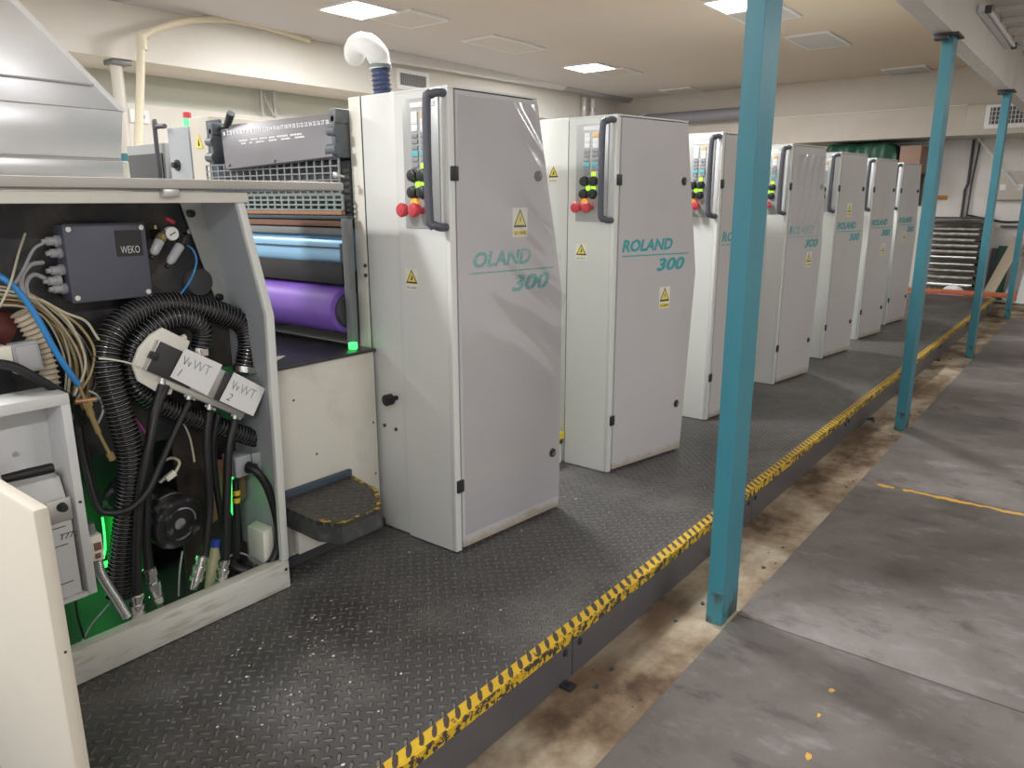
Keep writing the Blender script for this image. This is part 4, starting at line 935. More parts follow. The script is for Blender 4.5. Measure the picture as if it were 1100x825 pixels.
b = B(); b.prism([(xl, yf+.118, zb+.013), (xl, yf+.012, zb+.013), (xl, yf+.012, zw-.02), (xl, yf+.05, zk), (xl, yf+.118, zk+.005)], (xr-w_-.012-xl, 0, 0), .002); obj('front_panel', b, 'pale_grey', cb)
c0 = gp(65, 552, yf); sl = Vector((0, .038, zk-zw+.02)).normalized()
pc = Vector((c0.x, yf+.010, c0.z+.006))
sp = obj('switch_plate', B().box(pc.x-.030, pc.x+.034, yf+.006, yf+.0115, pc.z-.034, pc.z+.034, .003), 'alu', cb)
obj('switch_knob', B().lathe((pc.x+.008, yf+.006, pc.z+.010), (0, -1, 0), [(0, .014), (.012, .012), (.02, .009), (.0201, 0)], 16), 'black', sp)
obj('handle', B().lathe(gp(2, 515, yf+.02), gp(41, 506, yf+.0)-gp(2, 515, yf+.02), [(0, .012), (.06, .014), (.115, .014), (.12, .011), (.1201, 0)], 16), 'rubber', cb, label='black grip handle')
b = B(); p0 = gp(65, 580, yf+.011)
add_text(b, 'T77c', Vector((p0.x, yf+.0115, p0.z-.002)), (1, 0, 0), (0, 0, 1), .046, .017, .01, .3); obj('marking', b, 'ink', cb, 0, 'black T77c marking')
b = B()
for py in (566, 586, 640-12):
    z = gp(72, py, yf).z; b.box(pc.x-.05, xr-w_-.03, yf+.0108, yf+.0118, z-.0012, z+.0012)
obj('panel_line', b, 'ink', cb)
for px, py, r in ((35, 497, .008), (86, 539, .004)):
    c0 = gp(px, py, yf); obj('bolt', B().lathe((c0.x if px < 60 else xr-w_/2, yf+(.117 if px < 60 else 0), c0.z), (0, -1, 0), [(0, r), (.004, r*.9), (.0042, 0)], 12), 'alu' if px < 60 else 'black', cb)

# wiring at the left
tubes('blue_air_hose', 'bright blue hose curving down to a brass fitting at the left', 'hose', [(-8, 293), (8, 302), (24, 318), (42, 345), (60, 378), (76, 402), (84, 413)], [2.33, 2.31, 2.30, 2.29, 2.285, 2.285, 2.29], .0085, 'blue_hose')
bf = thing('brass_pipe_fitting', 'slim brass pipe with hex nuts below the blue hose', 'pipe fitting', gp(117, 486, 2.31))
b = B(); pa = [gp(84, 413, 2.29), gp(92, 431, 2.295), gp(98, 446, 2.30), gp(106, 465, 2.305), gp(117, 486, 2.31)]
for a, c_, r in ((0, 1, .005), (1, 2, .011), (2, 3, .008), (3, 4, .005)): b.cyl(pa[a], pa[c_], r, seg=10)
obj('pipe', b, 'brass', bf)
obj('hex_nut', B().lathe(pa[1], pa[2]-pa[1], [(0, .015), (.018, .015), (.0181, 0)], 6), 'brass', bf); obj('hex_nut', B().lathe(pa[4], (.3, 0, -1), [(0, .011), (.026, .011), (.0261, 0)], 6), 'brass', bf)
obj('tee', B().cyl(pa[1]+Vector((-.03, 0, .004)), pa[1]+Vector((.03, 0, .0)), .008, seg=10), 'copper', bf)
wl = thing('wire_bundle', 'thick bundle of tan and cream wires spilling at the left of the cabinet', 'wires', gp(40, 330, 2.42))
for k in range(26):
    dx, dy = random.uniform(-9, 9), random.uniform(-12, 12); sp_ = random.uniform(-14, 16); Y0 = random.uniform(2.37, 2.44)
    b = B(); cable(b, [gp(-8, 318+dy, Y0), gp(25, 322+dy*.8, Y0), gp(50+dx*.4, 335+dy*.6, Y0-.01), gp(72+dx+sp_*.3, 358+dy*.5, Y0-.01), gp(84+dx+sp_*.6, 388+dy*.4, Y0), gp(84+dx+sp_*.7, 412+abs(dy), Y0+.02), gp(74+dx, 440+abs(dy), Y0+.02)], random.choice([.0025, .003, .004]), 6, .02)
    obj('wire', b, random.choice(['wire_tan', 'wire_tan', 'wire_cream', 'wire_cream', 'brown', 'wire_tan', 'rubber']), wl, 60)
for k, (pts, m_) in enumerate((([(38, 320), (60, 333), (85, 350), (101, 375), (98, 400), (88, 418)], 'wire_tan'), ([(44, 322), (70, 336), (92, 345), (104, 362), (108, 367)], 'wire_cream'), ([(30, 318), (55, 328), (78, 352), (92, 390), (80, 425)], 'wire_cream'), ([(95, 420), (105, 425), (111, 440), (105, 455)], 'wire_grey'))):
    b = B(); cable(b, [gp(x, y, 2.345) for x, y in pts], .004, 8); obj('wire', b, m_, wl, 60)
rc = thing('ribbed_conduit', 'beige ribbed conduit hanging behind the small grey box', 'conduit', gp(40, 425, 2.36))
b = B(); ribbed(b, [gp(x, y, 2.355) for x, y in [(22, 336), (33, 352), (44, 375), (52, 400), (55, 425), (54, 445)]], .028, .0155, .25, 14); obj('tube', b, ['beige_hose', 'brown'], rc, 60)
tubes('cable_tie', 'pale cable tie slanting over the blue hose at the left', 'cable tie', [(27, 251), (20, 272), (12, 302), (2, 325), (-4, 334)], [2.43, 2.36, 2.29, 2.285, 2.29], .0032, 'wire_cream')
tubes('cable_tie', 'thin white cable tie strapped round the outer ribbed hose', 'cable tie', [(106, 385), (118, 386), (130, 388), (142, 391), (152, 395)], [2.30, 2.292, 2.296, 2.305, 2.31], .0028, 'label_white')
jb = thing('junction_box', 'small grey junction box hanging among the wires at the left', 'junction box', gp(30, 398, 2.30))
c0 = gp(30, 384, 2.285)
obj('box', B().obox(c0+Vector((0, .02, 0)), (1, 0, .06), (-.06, 0, 1), (0, 1, 0), .034, .042, .018, .004), 'grey_box', jb)
obj('cover', B().obox(c0, (1, 0, .06), (-.06, 0, 1), (0, 1, 0), .026, .034, .003, .002), 'wire_grey', jb)
c0 = gp(3, 384, 2.29)
jw = thing('terminal_box', 'white terminal box cut by the left picture edge', 'terminal box', c0)
obj('box', B().box(c0.x-.05, c0.x+.02, 2.29, 2.34, c0.z-.025, c0.z+.028, .004), 'label_white', jw)
obj('lid', B().box(c0.x-.052, c0.x+.022, 2.285, 2.2895, c0.z-.027, c0.z+.030, .002), 'label_white', jw)
tubes('power_cable', 'thick black cable sagging above the pale grey box', 'cable', [(-8, 390), (15, 394), (40, 407), (62, 420), (78, 432), (88, 455)], [2.27, 2.26, 2.26, 2.27, 2.33, 2.37], .013, 'rubber')
tubes('red_pump', 'dark red rounded part at the left behind the wires', 'pump', [(-14, 350), (0, 352), (10, 355)], 2.44, .05, 'red_dark')
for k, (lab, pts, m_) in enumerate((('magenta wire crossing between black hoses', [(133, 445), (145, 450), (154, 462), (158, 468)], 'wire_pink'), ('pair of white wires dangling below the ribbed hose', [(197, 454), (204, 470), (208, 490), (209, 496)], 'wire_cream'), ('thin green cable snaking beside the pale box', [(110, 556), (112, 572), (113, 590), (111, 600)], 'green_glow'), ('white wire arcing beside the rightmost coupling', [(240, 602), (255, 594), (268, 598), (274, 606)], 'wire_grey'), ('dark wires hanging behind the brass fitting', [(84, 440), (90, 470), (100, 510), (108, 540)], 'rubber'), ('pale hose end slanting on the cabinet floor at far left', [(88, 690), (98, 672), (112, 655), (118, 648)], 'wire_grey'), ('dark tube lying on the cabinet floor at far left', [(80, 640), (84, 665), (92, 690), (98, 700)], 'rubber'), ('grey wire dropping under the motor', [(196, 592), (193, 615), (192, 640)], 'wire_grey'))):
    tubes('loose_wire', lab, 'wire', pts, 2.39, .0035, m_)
wp = thing('white_connector', 'white plug connector above the black motor', 'connector', gp(185, 510, 2.36))
obj('plug', B().obox(gp(183, 511, 2.36), (1, 0, .45), (-.45, 0, 1), (0, 1, 0), .018, .010, .008, .002), 'label_white', wp)
obj('pins', B().obox(gp(174, 516, 2.36), (1, 0, .45), (-.45, 0, 1), (0, 1, 0), .010, .004, .004), 'wire_grey', wp)
b = B(); cable(b, [gp(188, 508, 2.36), gp(193, 497, 2.37), (gp(186, 492, 2.39)), gp(178, 494, 2.42)], .005); obj('lead', b, 'wire_cream', wp, 60)
sl_ = thing('sleeved_cable', 'black cable sleeve with two yellow bands right of the hoses', 'cable', gp(254, 600, 2.38))
b = B(); cable(b, [gp(253, 515, 2.38), gp(254, 550, 2.38), gp(254, 600, 2.38)], .013); obj('cable', b, 'rubber', sl_, 60)
for py in (529, 537): obj('yellow_band', B().cyl(gp(253.6, py-2.5, 2.38), gp(253.8, py+2.5, 2.38), .0145), 'yellow', sl_)

# ================================================================== SILVER HOOD ABOVE THE CABINET
hd = thing('delivery_hood', 'silver sheet metal hood rising above the open cabinet at top left', 'machine hood', (.8, 2.9, 1.66))
yh = 2.60
obj('front_sheet', B().prism([(.2, yh, 1.735), (1.226, yh, 1.735), (1.25, yh, 1.885), (.2, yh, 1.885)], (0, .012, 0), .003), 'steel_sheet', hd)
obj('lower_sheet', B().prism([(.2, yh-.006, 1.668), (1.226, yh-.006, 1.668), (1.226, yh-.006, 1.728), (.2, yh-.006, 1.728)], (0, .012, 0), .003), 'steel_sheet', hd)
obj('hinge_strip', B().box(.2, 1.226, yh-.003, yh+.008, 1.728, 1.735), 'wire_grey', hd)
obj('upper_sheet', B().prism([(.2, yh, 1.886), (1.246, yh, 1.886), (.80, yh+.05, 2.36), (.2, yh+.05, 2.36)], (0, .012, 0), .003), 'steel_sheet', hd)
obj('crease', B().prism([(.2, yh+.002, 1.955), (1.17, yh+.002, 1.955), (1.166, yh+.003, 1.960), (.2, yh+.003, 1.960)], (0, -.005, 0)), 'wire_grey', hd)
obj('slanted_trim', B().hexa([(1.238, yh-.004, 1.886), (1.262, yh-.004, 1.886), (1.262, yh+.02, 1.886), (1.238, yh+.02, 1.886), (.79, yh+.046, 2.365), (.82, yh+.046, 2.365), (.82, yh+.07, 2.365), (.79, yh+.07, 2.365)], .003), 'key_white', hd, label='bright slanted edge trim')
obj('far_sheet', B().prism([(.2, 3.30, 1.67), (1.25, 3.30, 1.67), (1.25, 3.30, 1.89), (1.05, 3.30, 2.08), (.2, 3.30, 2.08)], (0, .012, 0)), 'steel_sheet', hd)
obj('support_arm', B().hexa([(1.27, 2.72, 1.88), (1.30, 2.72, 1.88), (1.30, 2.76, 1.88), (1.27, 2.76, 1.88), (1.10, 2.75, 2.06), (1.16, 2.75, 2.07), (1.16, 2.79, 2.07), (1.10, 2.79, 2.06)]), 'grey_metal', hd)
obj('rear_support', B().box(1.22, 1.26, 2.62, 3.29, 1.66, 1.73, .004), 'white_dirty', hd)
obj('side_support', B().box(.2, 1.2, 2.70, 3.28, 1.663, 1.67), 'dark_steel', hd)

# ================================================================== BACKGROUND LEFT
sb2 = thing('signal_box', 'grey far side switch box topped by a red and green signal lamp', 'control box', (2.2, 3.86, P))
obj('housing', B().box(2.09, 2.40, 3.70, 3.905, P, 1.965, .006), 'grey_box', sb2)
obj('rotary_switch', B().lathe((2.09, 3.83, 1.78), (-1, 0, 0), [(0, .028), (.008, .028), (.010, .016), (.03, .014), (.0301, 0)], 16), 'black', sb2)
obj('red_lamp', B().lathe((2.15, 3.80, 2.010), (0, 0, 1), [(0, .020), (.028, .020), (.032, .012), (.0321, 0)], 16), 'red', sb2)
obj('green_lamp', B().lathe((2.15, 3.80, 1.965), (0, 0, 1), [(0, .026), (.004, .021), (.045, .021)], 16), 'green_glow', sb2, label='lit green lamp')
obj('lower_label', B().box(2.086, 2.0895, 3.80, 3.88, 1.68, 1.71), 'brown', sb2)
dp = thing('dark_cabinet', 'dark grey panel cabinet edged with bent conduit, far left behind the grey pipe', 'cabinet', (2.3, 4.2, P))
obj('housing', B().box(2.12, 2.5, 3.99, 4.42, P, 1.90, .004), 'mid_grey', dp)
obj('panel', B().box(2.112, 2.119, 4.03, 4.40, 1.2, 1.85, .002), 'dark_steel', dp)
b = B(); cable(b, [(2.08, 3.90, 1.975), (2.08, 3.98, 1.975), (2.08, 4.005, 1.95), (2.08, 4.005, 1.2)], .012, 8); obj('conduit', b, 'dark_steel', dp, 60)

one('drain_pipe', (lambda b: (b.tube(spline([(3.80, 7.78, .02), (4.0, 7.8, 3.17)], .3), .042, 12), b)[1])(B()), 'pvc', 'tmp', 'pipe')
o = bpy.data.objects['drain_pipe']; bpy.data.objects.remove(o)
dp_ = thing('drain_pipe', 'cream plastic pipe with an elbow, arching along the soffit at upper left', 'pipe', (3.72, 7.74, 0))
pA, pB = at(147, 215, 7.74), at(152, 42, 7.74)
pF = pA + (pA-pB)*(pA.z/(pB.z-pA.z))*0.995
obj('riser', B().tube([pF, pB], .040, 12), 'pvc', dp_, 60)
obj('elbow', B().lathe(pB+Vector((0, 0, -.10)), (0, 0, 1), [(0, .05), (.14, .05), (.16, .035), (.1601, 0)], 14).cyl(pB+Vector((-.02, 0, .02)), at(158, 36, 7.76), .05, seg=14), 'pvc', dp_)
b = B(); b.tube(spline([pB+Vector((0, 0, .03)), at(168, 31, 7.78), at(190, 24.5, 7.8), at(212, 21, 7.82), at(240, 20.5, 7.84), at(270, 25, 7.86), at(300, 33, 7.88), at(332, 42.5, 7.9)], .05), .036, 12); obj('long_run', b, 'pvc', dp_, 60)
gp_ = thing('round_column', 'thick grey painted pipe column with a cap plate under the soffit', 'column', (3.6, 8.3, 0))
q1 = at(128, 64, 8.06)
obj('shaft', B().cyl((q1.x, 8.14, .002), (q1.x, 8.14, 2.93), .058, seg=20), 'pipe_grey', gp_)
obj('cap_plate', B().box(q1.x-.075, q1.x+.12, 8.04, 8.24, 2.932, 2.978, .004), 'grey_metal', gp_)
obj('teal_band', B().cyl((q1.x, 8.14, 1.98), (q1.x, 8.14, 2.08), .0595, seg=20), 'post', gp_)
hb = thing('pipe_hanger', 'thin silver lattice hanger on the back wall under the soffit', 'hanger', (6.2, 8.7, 2.66))
b = B(); xA, xB = at(279, 105, 8.78).x, at(294, 105, 8.78).x
b.box(xA, xA+.03, 8.76, 8.79, 2.66, 2.98).box(xB-.02, xB+.02, 8.76, 8.79, 2.66, 2.98); b.hexa([(xA+.02, 8.765, 2.94), (xA+.05, 8.765, 2.94), (xA+.05, 8.785, 2.94), (xA+.02, 8.785, 2.94), (xB-.04, 8.765, 2.68), (xB-.01, 8.765, 2.68), (xB-.01, 8.785, 2.68), (xB-.04, 8.785, 2.68)])
obj('strut', b, 'alu', hb)
def vent(name, label, x0_, x1_, y, z0_, z1_, axis='y', n=14):
    o = thing(name, label, 'vent', ((x0_+x1_)/2, y, z0_))
    b = B(); f = .05; b.box(x0_, x1_, y-.025, y-.001, z1_-f, z1_).box(x0_, x1_, y-.025, y-.001, z0_, z0_+f).box(x0_, x0_+f, y-.025, y-.001, z0_+f, z1_-f).box(x1_-f, x1_, y-.025, y-.001, z0_+f, z1_-f); obj('frame', b, 'key_white', o)
    obj('backing', B().box(x0_+f, x1_-f, y-.006, y-.001, z0_+f, z1_-f), 'dark_steel', o)
    b = B()
    for k in range(n):
        x = x0_+f+(x1_-x0_-2*f)*(k+.5)/n; b.box(x-.010, x+.010, y-.018, y-.007, z0_+f, z1_-f)
    obj('slat', b, 'vent_dark', o); return o
vA, vB = at(425, 73, 8.0), at(460, 100, 8.0)
vent('air_vent', 'white framed air vent on the soffit above the nearest press tower', vA.x, vB.x, 8.0, vB.z, vA.z)
vC, vD = at(138, 117, 8.8), at(160, 133, 8.8)
vent('air_vent', 'small white framed vent on the back wall behind the cream pipe', vC.x, vD.x, 8.8, vD.z, vC.z, n=6)
vE, vF = at(762, 136, 8.0), at(774, 150, 8.0)
sw = thing('wall_box', 'small white framed box on the soffit above the third press tower', 'wall box', (vE.x, 8.0, vF.z))
obj('frame', B().box(vE.x, vF.x, 7.96, 7.999, vF.z, vE.z, .01), 'key_white', sw); obj('cover', B().box(vE.x+.06, vF.x-.06, 7.95, 7.959, vF.z+.05, vE.z-.06), 'pale_grey', sw)
for k, (a, r, lab) in enumerate(((628, .05, 'left grey vertical pipe on the soffit between the first two towers'), (637, .05, 'right white vertical pipe on the soffit between the first two towers'))):
    q0 = at(a, 90, 7.93); o = thing('vertical_pipe', lab, 'pipe', (q0.x, 7.93, 2.6))
    obj('pipe', B().cyl((q0.x, 7.93, 2.75), (q0.x, 7.93, 3.42), r, seg=14), ('pipe_grey', 'key_white')[k], o); obj('clamp', B().cyl((q0.x, 7.93, 3.20), (q0.x, 7.93, 3.26), r+.012, seg=14), 'alu', o)
# exhaust hose elbow over the nearest tower
eh = thing('exhaust_hose', 'white exhaust hose elbow with navy corrugated end above the nearest tower', 'hose', (2.9, 3.0, 2.0))
ye = 3.05
b = B(); pts = [at(381, 60, ye+.34), at(382, 52, ye+.24), at(390, 47, ye+.08), at(401, 52, ye), at(407, 63, ye), at(408.5, 73, ye)]
n4 = spline(pts, .01); b.tube(n4, .054, 18, rf=lambda i: .055+.0022*math.sin(i*.9)); obj('white_elbow', b, 'white_hose', eh, 60)
b = B(); ribbed(b, [at(408.5, 71, ye), at(409.5, 85, ye), at(411, 102, ye), Vector((at(412, 118, ye).x, ye, 1.952))], .050, .022, .14, 18); obj('navy_section', b, ['navy_hose', 'navy_hose'], eh, 60)
e0 = at(408.5, 71, ye); obj('collar', B().cyl(e0+Vector((0, 0, .006)), e0-Vector((0, 0, .012)), 0.0575, seg=20), 'grey_metal', eh)
# long flexible duct along the soffit
fd = thing('flexible_duct', 'long silver flexible duct running along the soffit under the ceiling', 'duct', (9, 7.8, 3.3))
b = B(); pts = [Vector((at(405, 56, 7.82).x, 7.82, at(405, 56, 7.82).z)), at(470, 66, 7.82), at(540, 78.5, 7.82), at(604, 90, 7.82)]
n4 = spline(pts, .04); b.tube(n4, .105, 18, rf=lambda i: .108+.005*(i % 2)); obj('silver_length', b, 'duct', fd, 60)
b = B(); n4 = spline([at(604, 90, 7.82), at(640, 97, 7.80), at(680, 105, 7.7), at(720, 112, 7.5), at(750, 117, 7.3)], .05); b.tube(n4, .105, 16, rf=lambda i: .108+.006*(i % 2)); obj('grey_length', b, 'duct_dark', fd, 60, 'dull grey far length')
cr = thing('cross_pipe', 'grey horizontal pipe crossing the end wall left of the nearest post', 'pipe', (13.2, 6.3, 3.0))
p0, p1 = at(712, 115, 7.0), atx(800, 117, 13.2); obj('pipe', B().cyl((13.2, 7.95, 3.05), (13.2, 5.2, 3.05), .11, seg=16), 'pipe_dim', cr); obj('coupling', B().cyl((13.2, 7.3, 3.05), (13.2, 7.2, 3.05), .125, seg=16), 'duct', cr)

# ================================================================== CEILING LAMPS
def lamp(label, x0_, y0_, on=True, w=.6, d=.6, tilt=0):
    o = thing('ceiling_lamp', label, 'ceiling light', (x0_+w/2, y0_+d/2, CEIL), 'square ceiling lights')
    f = .03; z0_, z1_ = CEIL-.022, CEIL-.001
    b = B().box(x0_, x0_+w, y0_, y0_+f, z0_, z1_).box(x0_, x0_+w, y0_+d-f, y0_+d, z0_, z1_).box(x0_, x0_+f, y0_+f, y0_+d-f, z0_, z1_).box(x0_+w-f, x0_+w, y0_+f, y0_+d-f, z0_, z1_); obj('frame', b, 'lamp_frame', o)
    obj('diffuser', B().box(x0_+f, x0_+w-f, y0_+f, y0_+d-f, z0_+.004, z1_), 'lamp_on' if on else 'lamp_off', o)
    return o
lamp('brightly lit square ceiling light above the white hose elbow', 5.27, 6.07)
lamp('unlit ceiling panel touching the brightest light above the hose elbow', 5.88, 5.95, False)
lamp('lit square ceiling light above the second press tower', 9.65, 6.08)
lamp('unlit ceiling panel just right of the light above the second tower', 10.26, 6.0, False)
lamp('unlit wide ceiling panel between the two lit lights', 7.35, 6.05, False, 1.05, .52)
lamp('lit ceiling light cut by the top edge beside the nearest post', 7.47, 2.92)
lamp('unlit ceiling panel right against the nearest blue post', 8.08, 2.92, False)
lamp('unlit pale ceiling panel right of the nearest post', 9.62, 2.92, False, .95, .52)
lamp('tiny pinkish ceiling panel near the end wall left of the nearest post', 12.7, 6.1, False)
lamp('faint pinkish ceiling light over the end wall left of second post', 12.85, 2.5, False)

# tube lamp under the mezzanine
tl = thing('tube_lamp', 'white fluorescent tube lamp on the beam at the top right', 'ceiling light', (6.9, .93, 2.93))
obj('housing', B().box(6.45, 8.1, .925, .972, 2.86, 2.91, .004), 'pale_grey', tl); obj('tube', B().cyl((6.49, .905, 2.875), (8.06, .905, 2.875), .014, seg=12), 'key_white', tl)
for x in (6.45, 8.07): obj('end_holder', B().box(x, x+.03, .885, .924, 2.85, 2.90, .003), 'dark_steel', tl)

# ================================================================== FAR END
rk = thing('plate_rack', 'dark rack stacked with flat pale rods and sheets at the far end', 'rack', (13.9, 2.0, 0))
for y in (1.55, 2.42):
    for x in (13.62, 14.2): obj('upright', B().box(x, x+.04, y, y+.035, .002, 1.37, .002), 'rack_dark', rk)
zs = [1.33, 1.235, 1.14, 1.06, .97, .88, .79, .70, .60, .50, .39, .27]
for k, z in enumerate(zs):
    obj('shelf', B().box(13.62, 14.22, 1.586, 2.415, z-.018, z, .002), 'rack_dark', rk)
for k, z in enumerate(zs[1:]):
    for j in range(3):
        r = random.uniform(.012, .028); a = 1.60+random.uniform(0, .08); c_ = 2.40-random.uniform(0, .1); xj = 13.645+j*.06
        one('metal_rod', B().cyl((xj, a, z+.0005+r), (xj, c_, z+.0005+r), r, seg=10), random.choice(['rack_light', 'rack_light', 'rack_dark', 'rack_light', 'alu']), 'rod or rolled sheet lying across a shelf of the dark rack at the far end', 'rod', 'rods on the far rack')
ob = thing('orange_crossbar', 'orange painted steel bar lying across the platform end', 'bar', (13.2, 1.8, P))
obj('bar', B().box(13.12, 13.22, 1.02, 2.75, .197, .262, .004), 'orange_beam', ob); obj('end_plate', B().box(13.10, 13.24, .99, 1.02, .16, .28, .003), 'orange_beam', ob)
for y in (1.4, 2.6): obj('foot', B().box(13.12, 13.22, y, y+.06, .001, .1965, .003), 'orange_beam', ob)
def heap(name, label, cat, c, rx, ry, rz, m_, seed):
    rnd = random.Random(seed); b = B(); nu, nv = 22, 9; rows = []
    for j in range(nv+1):
        ph = j/nv*math.pi/2; row = []
        for i in range(nu):
            th = 2*math.pi*i/nu; k = 1+.18*math.sin(3*th+seed)+.12*math.sin(5*th+2*ph)+rnd.uniform(-.05, .05)
            row.append(b.bm.verts.new((c[0]+rx*math.cos(th)*math.cos(ph)*k, c[1]+ry*math.sin(th)*math.cos(ph)*k, c[2]+rz*math.sin(ph)*(1+.15*math.sin(4*th)*math.cos(ph)))))
        rows.append(row)
    for j in range(nv):
        for i in range(nu): b.bm.faces.new((rows[j][i], rows[j][(i+1) % nu], rows[j+1][(i+1) % nu], rows[j+1][i]))
    b.bm.faces.new(rows[0][::-1])
    return one(name, b, m_, label, cat, smooth=60)
heap('cloth_heap', 'red cloth heap at the foot of the far rack', 'cloth', (13.42, 2.29, .005), .10, .10, .33, 'red_cloth', 1)
heap('cloth_heap', 'crumpled white cloth heap lying beside the red cloth at the far rack', 'cloth', (13.44, 1.84, .005), .12, .21, .30, 'white_cloth', 2)
# leaning boards
def board(label, p0, p1, w, th, m_):
    p0, p1 = Vector(p0), Vector(p1); d = (p1-p0).normalized(); n = Vector((1, 0, 0)); n = (n - d*n.dot(d)).normalized(); side = n.cross(d)
    return one('leaning_board', B().obox((p0+p1)/2+Vector((0, 0, th+.03)), d, side, n, (p1-p0).length/2, w/2, th/2, .002), m_, label, 'board', 'boards leaning at the far end', smooth=0)
board('long pale wooden board leaning diagonally behind the far post', (13.70, 1.44, .02), (13.98, 1.13, .98), .15, .02, 'wood')
board('dark grey panel leaning at the wall beside the rack', (14.235, 1.45, .02), (14.275, 1.43, .80), .12, .02, 'grey_board')
board('dark green panel leaning next to the grey panel', (14.0, 1.33, .02), (14.2, 1.31, .84), .18, .02, 'dark_green')
board('pale metal strip leaning at the right picture edge', (13.6, .96, .03), (14.2, .90, 1.15), .12, .015, 'pale_grey')
board('narrow grey bar leaning between the wooden board and pale strip', (13.85, 1.20, .03), (14.15, 1.02, .85), .04, .02, 'rack_light')
# wall fittings at the end
eb = thing('electrical_box', 'beige electrical box on the end wall behind the third post', 'electrical box', (14.2, 1.4, 1.6))
obj('housing', B().box(14.16, 14.299, 1.10, 1.60, 1.60, 2.02, .006), 'bulkhead', eb)
for y in (1.20, 1.42): obj('socket', B().box(14.15, 14.159, y, y+.08, 1.74, 1.83, .003), 'key_white', eb)
ac = thing('air_conditioner', 'cream boxed air outlet with black slatted grille at upper right', 'air conditioner', (13.7, 1.4, 2.5))
obj('casing', B().box(13.3, 14.298, .3, 1.948, 2.52, 2.944, .01), 'cream', ac)
obj('grille_frame', B().box(13.285, 13.299, 1.02, 1.72, 2.60, 2.93, .004), 'key_white', ac)
gl = obj('grille', B().box(13.279, 13.284, 1.08, 1.66, 2.66, 2.89), 'dark_steel', ac)
b = B()
for k in range(12): b.box(13.272, 13.2785, 1.10+k*.048, 1.112+k*.048, 2.66, 2.89)
for k in range(3): b.box(13.272, 13.2785, 1.08, 1.66, 2.71+k*.06, 2.718+k*.06)
obj('slat', b, 'pale_grey', gl)
wc = thing('wall_conduit', 'dark conduit pipes running down the end wall right of the second post', 'conduit', (14.25, 1.95, 1.3))
obj('pipe', B().tube([(14.25, 1.95, 2.52), (14.25, 1.95, 1.85), (14.25, 1.98, 1.75), (14.25, 1.98, 1.30)], .02, 8), 'dark_steel', wc); obj('second_pipe', B().cyl((14.25, 1.86, 2.52), (14.25, 1.90, 1.85), .014, seg=8).cyl((14.25, 1.90, 1.85), (14.25, 1.91, 1.3), .014, seg=8), 'dark_steel', wc)
one('diagonal_brace', B().cyl((13.9, 1.85, 2.518), (13.9, 1.22, 1.75), .018, seg=10), 'pale_grey', 'thin pale diagonal rod behind the third blue post', 'rod')
one('wall_notice', B().box(14.285, 14.299, 2.22, 2.40, 1.60, 1.67, .002), 'flat_orange', 'small orange notice on the white end wall right of the second post', 'notice')
wr = thing('wall_cable', 'dark cable sagging along the end wall behind the third post', 'cable', (14.2, 1.3, 1.3))
b = B(); cable(b, [(14.27, 1.90, 1.36), (14.25, 1.6, 1.30), (14.25, 1.35, 1.26), (14.25, 1.0, 1.28)], .014); obj('cable', b, 'rubber', wr, 60)
obj('cable_tray', B().box(14.2, 14.299, .9, 1.42, 1.18, 1.205, .003), 'dark_steel', wr)
# tarpaulin-covered load on a high shelf, and a carton
sh = thing('wall_shelf', 'dark high shelf under the beige bulkhead behind the far towers', 'shelf', (13.9, 3.3, 2.0))
obj('board', B().box(13.5, 14.298, 2.55, 4.6, 1.98, 2.02, .004), 'rack_dark', sh)
for y in (2.6, 4.5): obj('bracket', B().prism([(14.29, y, 1.978), (13.6, y, 1.978), (14.29, y, 1.5)], (0, .03, 0)), 'dark_steel', sh)
b = B(); rows = []
for j in range(13):
    row = []
    for i in range(33):
        f, g = i/32, j/12; y = 2.90+1.14*f; e = min(f, 1-f)*9; e = min(1, e)**.5
        z = 2.021 + .475*(.62+.38*e)*min(1, (g*5)**.6) + .012*math.sin(f*21+g*3)*g; x = 13.56 + .55*min(1, max(0, g-.18)*1.3) + .035*math.sin(f*26+3*g)*(1-g) - .03*math.sin(f*9)
        row.append(b.bm.verts.new((x, y, z if j else 2.022)))
    rows.append(row)
for j in range(12):
    for i in range(32): b.bm.faces.new((rows[j][i], rows[j][i+1], rows[j+1][i+1], rows[j+1][i]))
bk = [b.bm.verts.new((14.15, 2.90+1.14*i/32, 2.022)) for i in range(33)]
for i in range(32): b.bm.faces.new((rows[12][i], rows[12][i+1], bk[i+1], bk[i]))
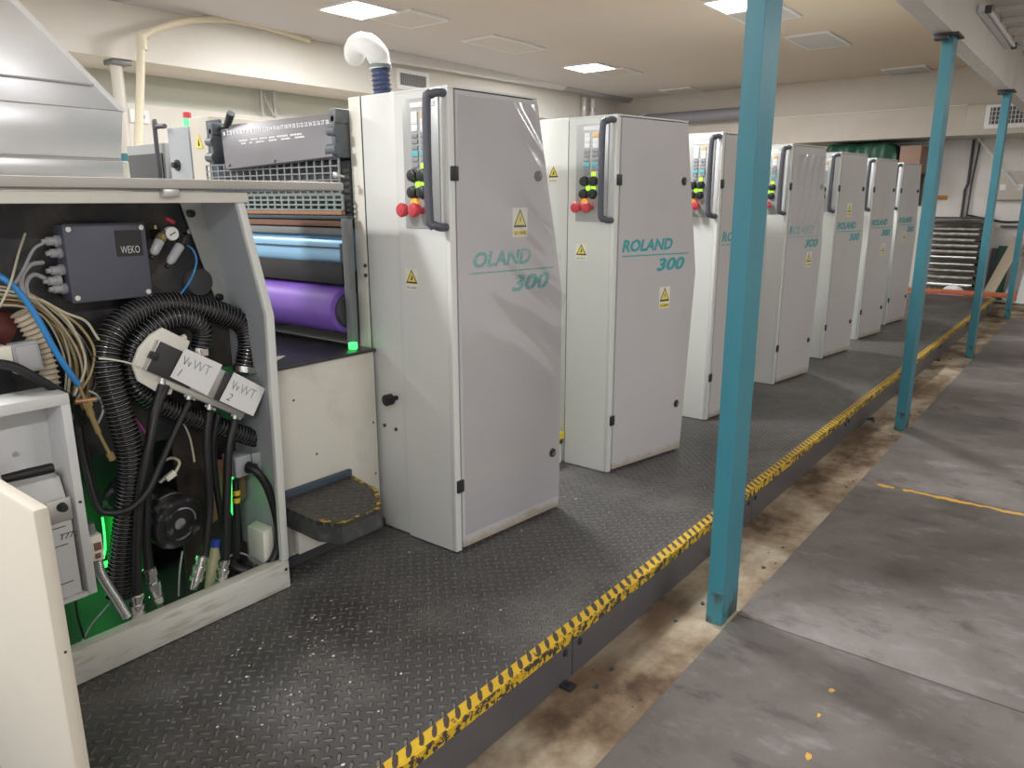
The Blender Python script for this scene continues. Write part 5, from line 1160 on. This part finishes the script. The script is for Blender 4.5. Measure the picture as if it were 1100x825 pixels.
b.bm.faces.new([r[0] for r in rows] + [bk[0]]); b.bm.faces.new(([r[32] for r in rows] + [bk[32]])[::-1])
tp = one('tarpaulin', b, 'tarp', 'dark green tarpaulin draped over goods under the beige bulkhead', 'tarpaulin', smooth=60)
ct = thing('carton', 'brown carton beside the green tarpaulin on the high shelf', 'box', (13.85, 2.72, 2.021))
obj('body', B().box(13.6, 14.2, 2.56, 2.86, 2.021, 2.42, .004), 'tan_box', ct); obj('flap', B().box(13.6, 14.2, 2.56, 2.86, 2.421, 2.428), 'bulkhead', ct)

# ================================================================== LIGHT
def area(name, loc, sx, sy, power, col=(1, .995, .985), rot=(0, 0, 0)):
    l = bpy.data.lights.new(name, 'AREA'); l.shape = 'RECTANGLE'; l.size = sx; l.size_y = sy; l.energy = power; l.color = col
    o = bpy.data.objects.new(name, l); C.objects.link(o); o.location = loc; o.rotation_euler = rot; return o
for x, y, pw in ((5.57, 6.37, 70), (9.95, 6.38, 70), (7.77, 3.22, 80), (3.4, 3.22, 90), (-.9, 3.22, 120), (1.2, 6.37, 70), (-3.0, 6.3, 60), (11.2, 4.2, 26)):  # last entry is an added fill that brightens the far end
    area('ceiling_lamp_and_fill', (x, y, CEIL-.03), .54, .54, pw)
for x, pw in ((-1.5, 70), (2.5, 34), (7.0, 26), (11.0, 26)):  # unseen fills added to brighten the aisle side and tower doors
    area('mezzanine_fill_light', (x, -1.2, 2.97), 1.2, .15, pw, (1, .99, .98))
pl_ = bpy.data.lights.new('green_lamp_light', 'POINT'); pl_.energy = 0.45; pl_.color = (.05, 1, .15); pl_.shadow_soft_size = .05
o = bpy.data.objects.new('green_lamp_light', pl_); C.objects.link(o); o.location = (1.0, 2.70, .42)
w = bpy.data.worlds.new('world'); bpy.context.scene.world = w; w.use_nodes = True
bg = w.node_tree.nodes['Background']; bg.inputs[0].default_value = (.93, .96, 1.0, 1); bg.inputs[1].default_value = 0.8
vs = bpy.context.scene.view_settings
vs.view_transform = 'Standard'; vs.look = 'None'; vs.exposure = 0.50; vs.gamma = 1.0; vs.use_curve_mapping = False
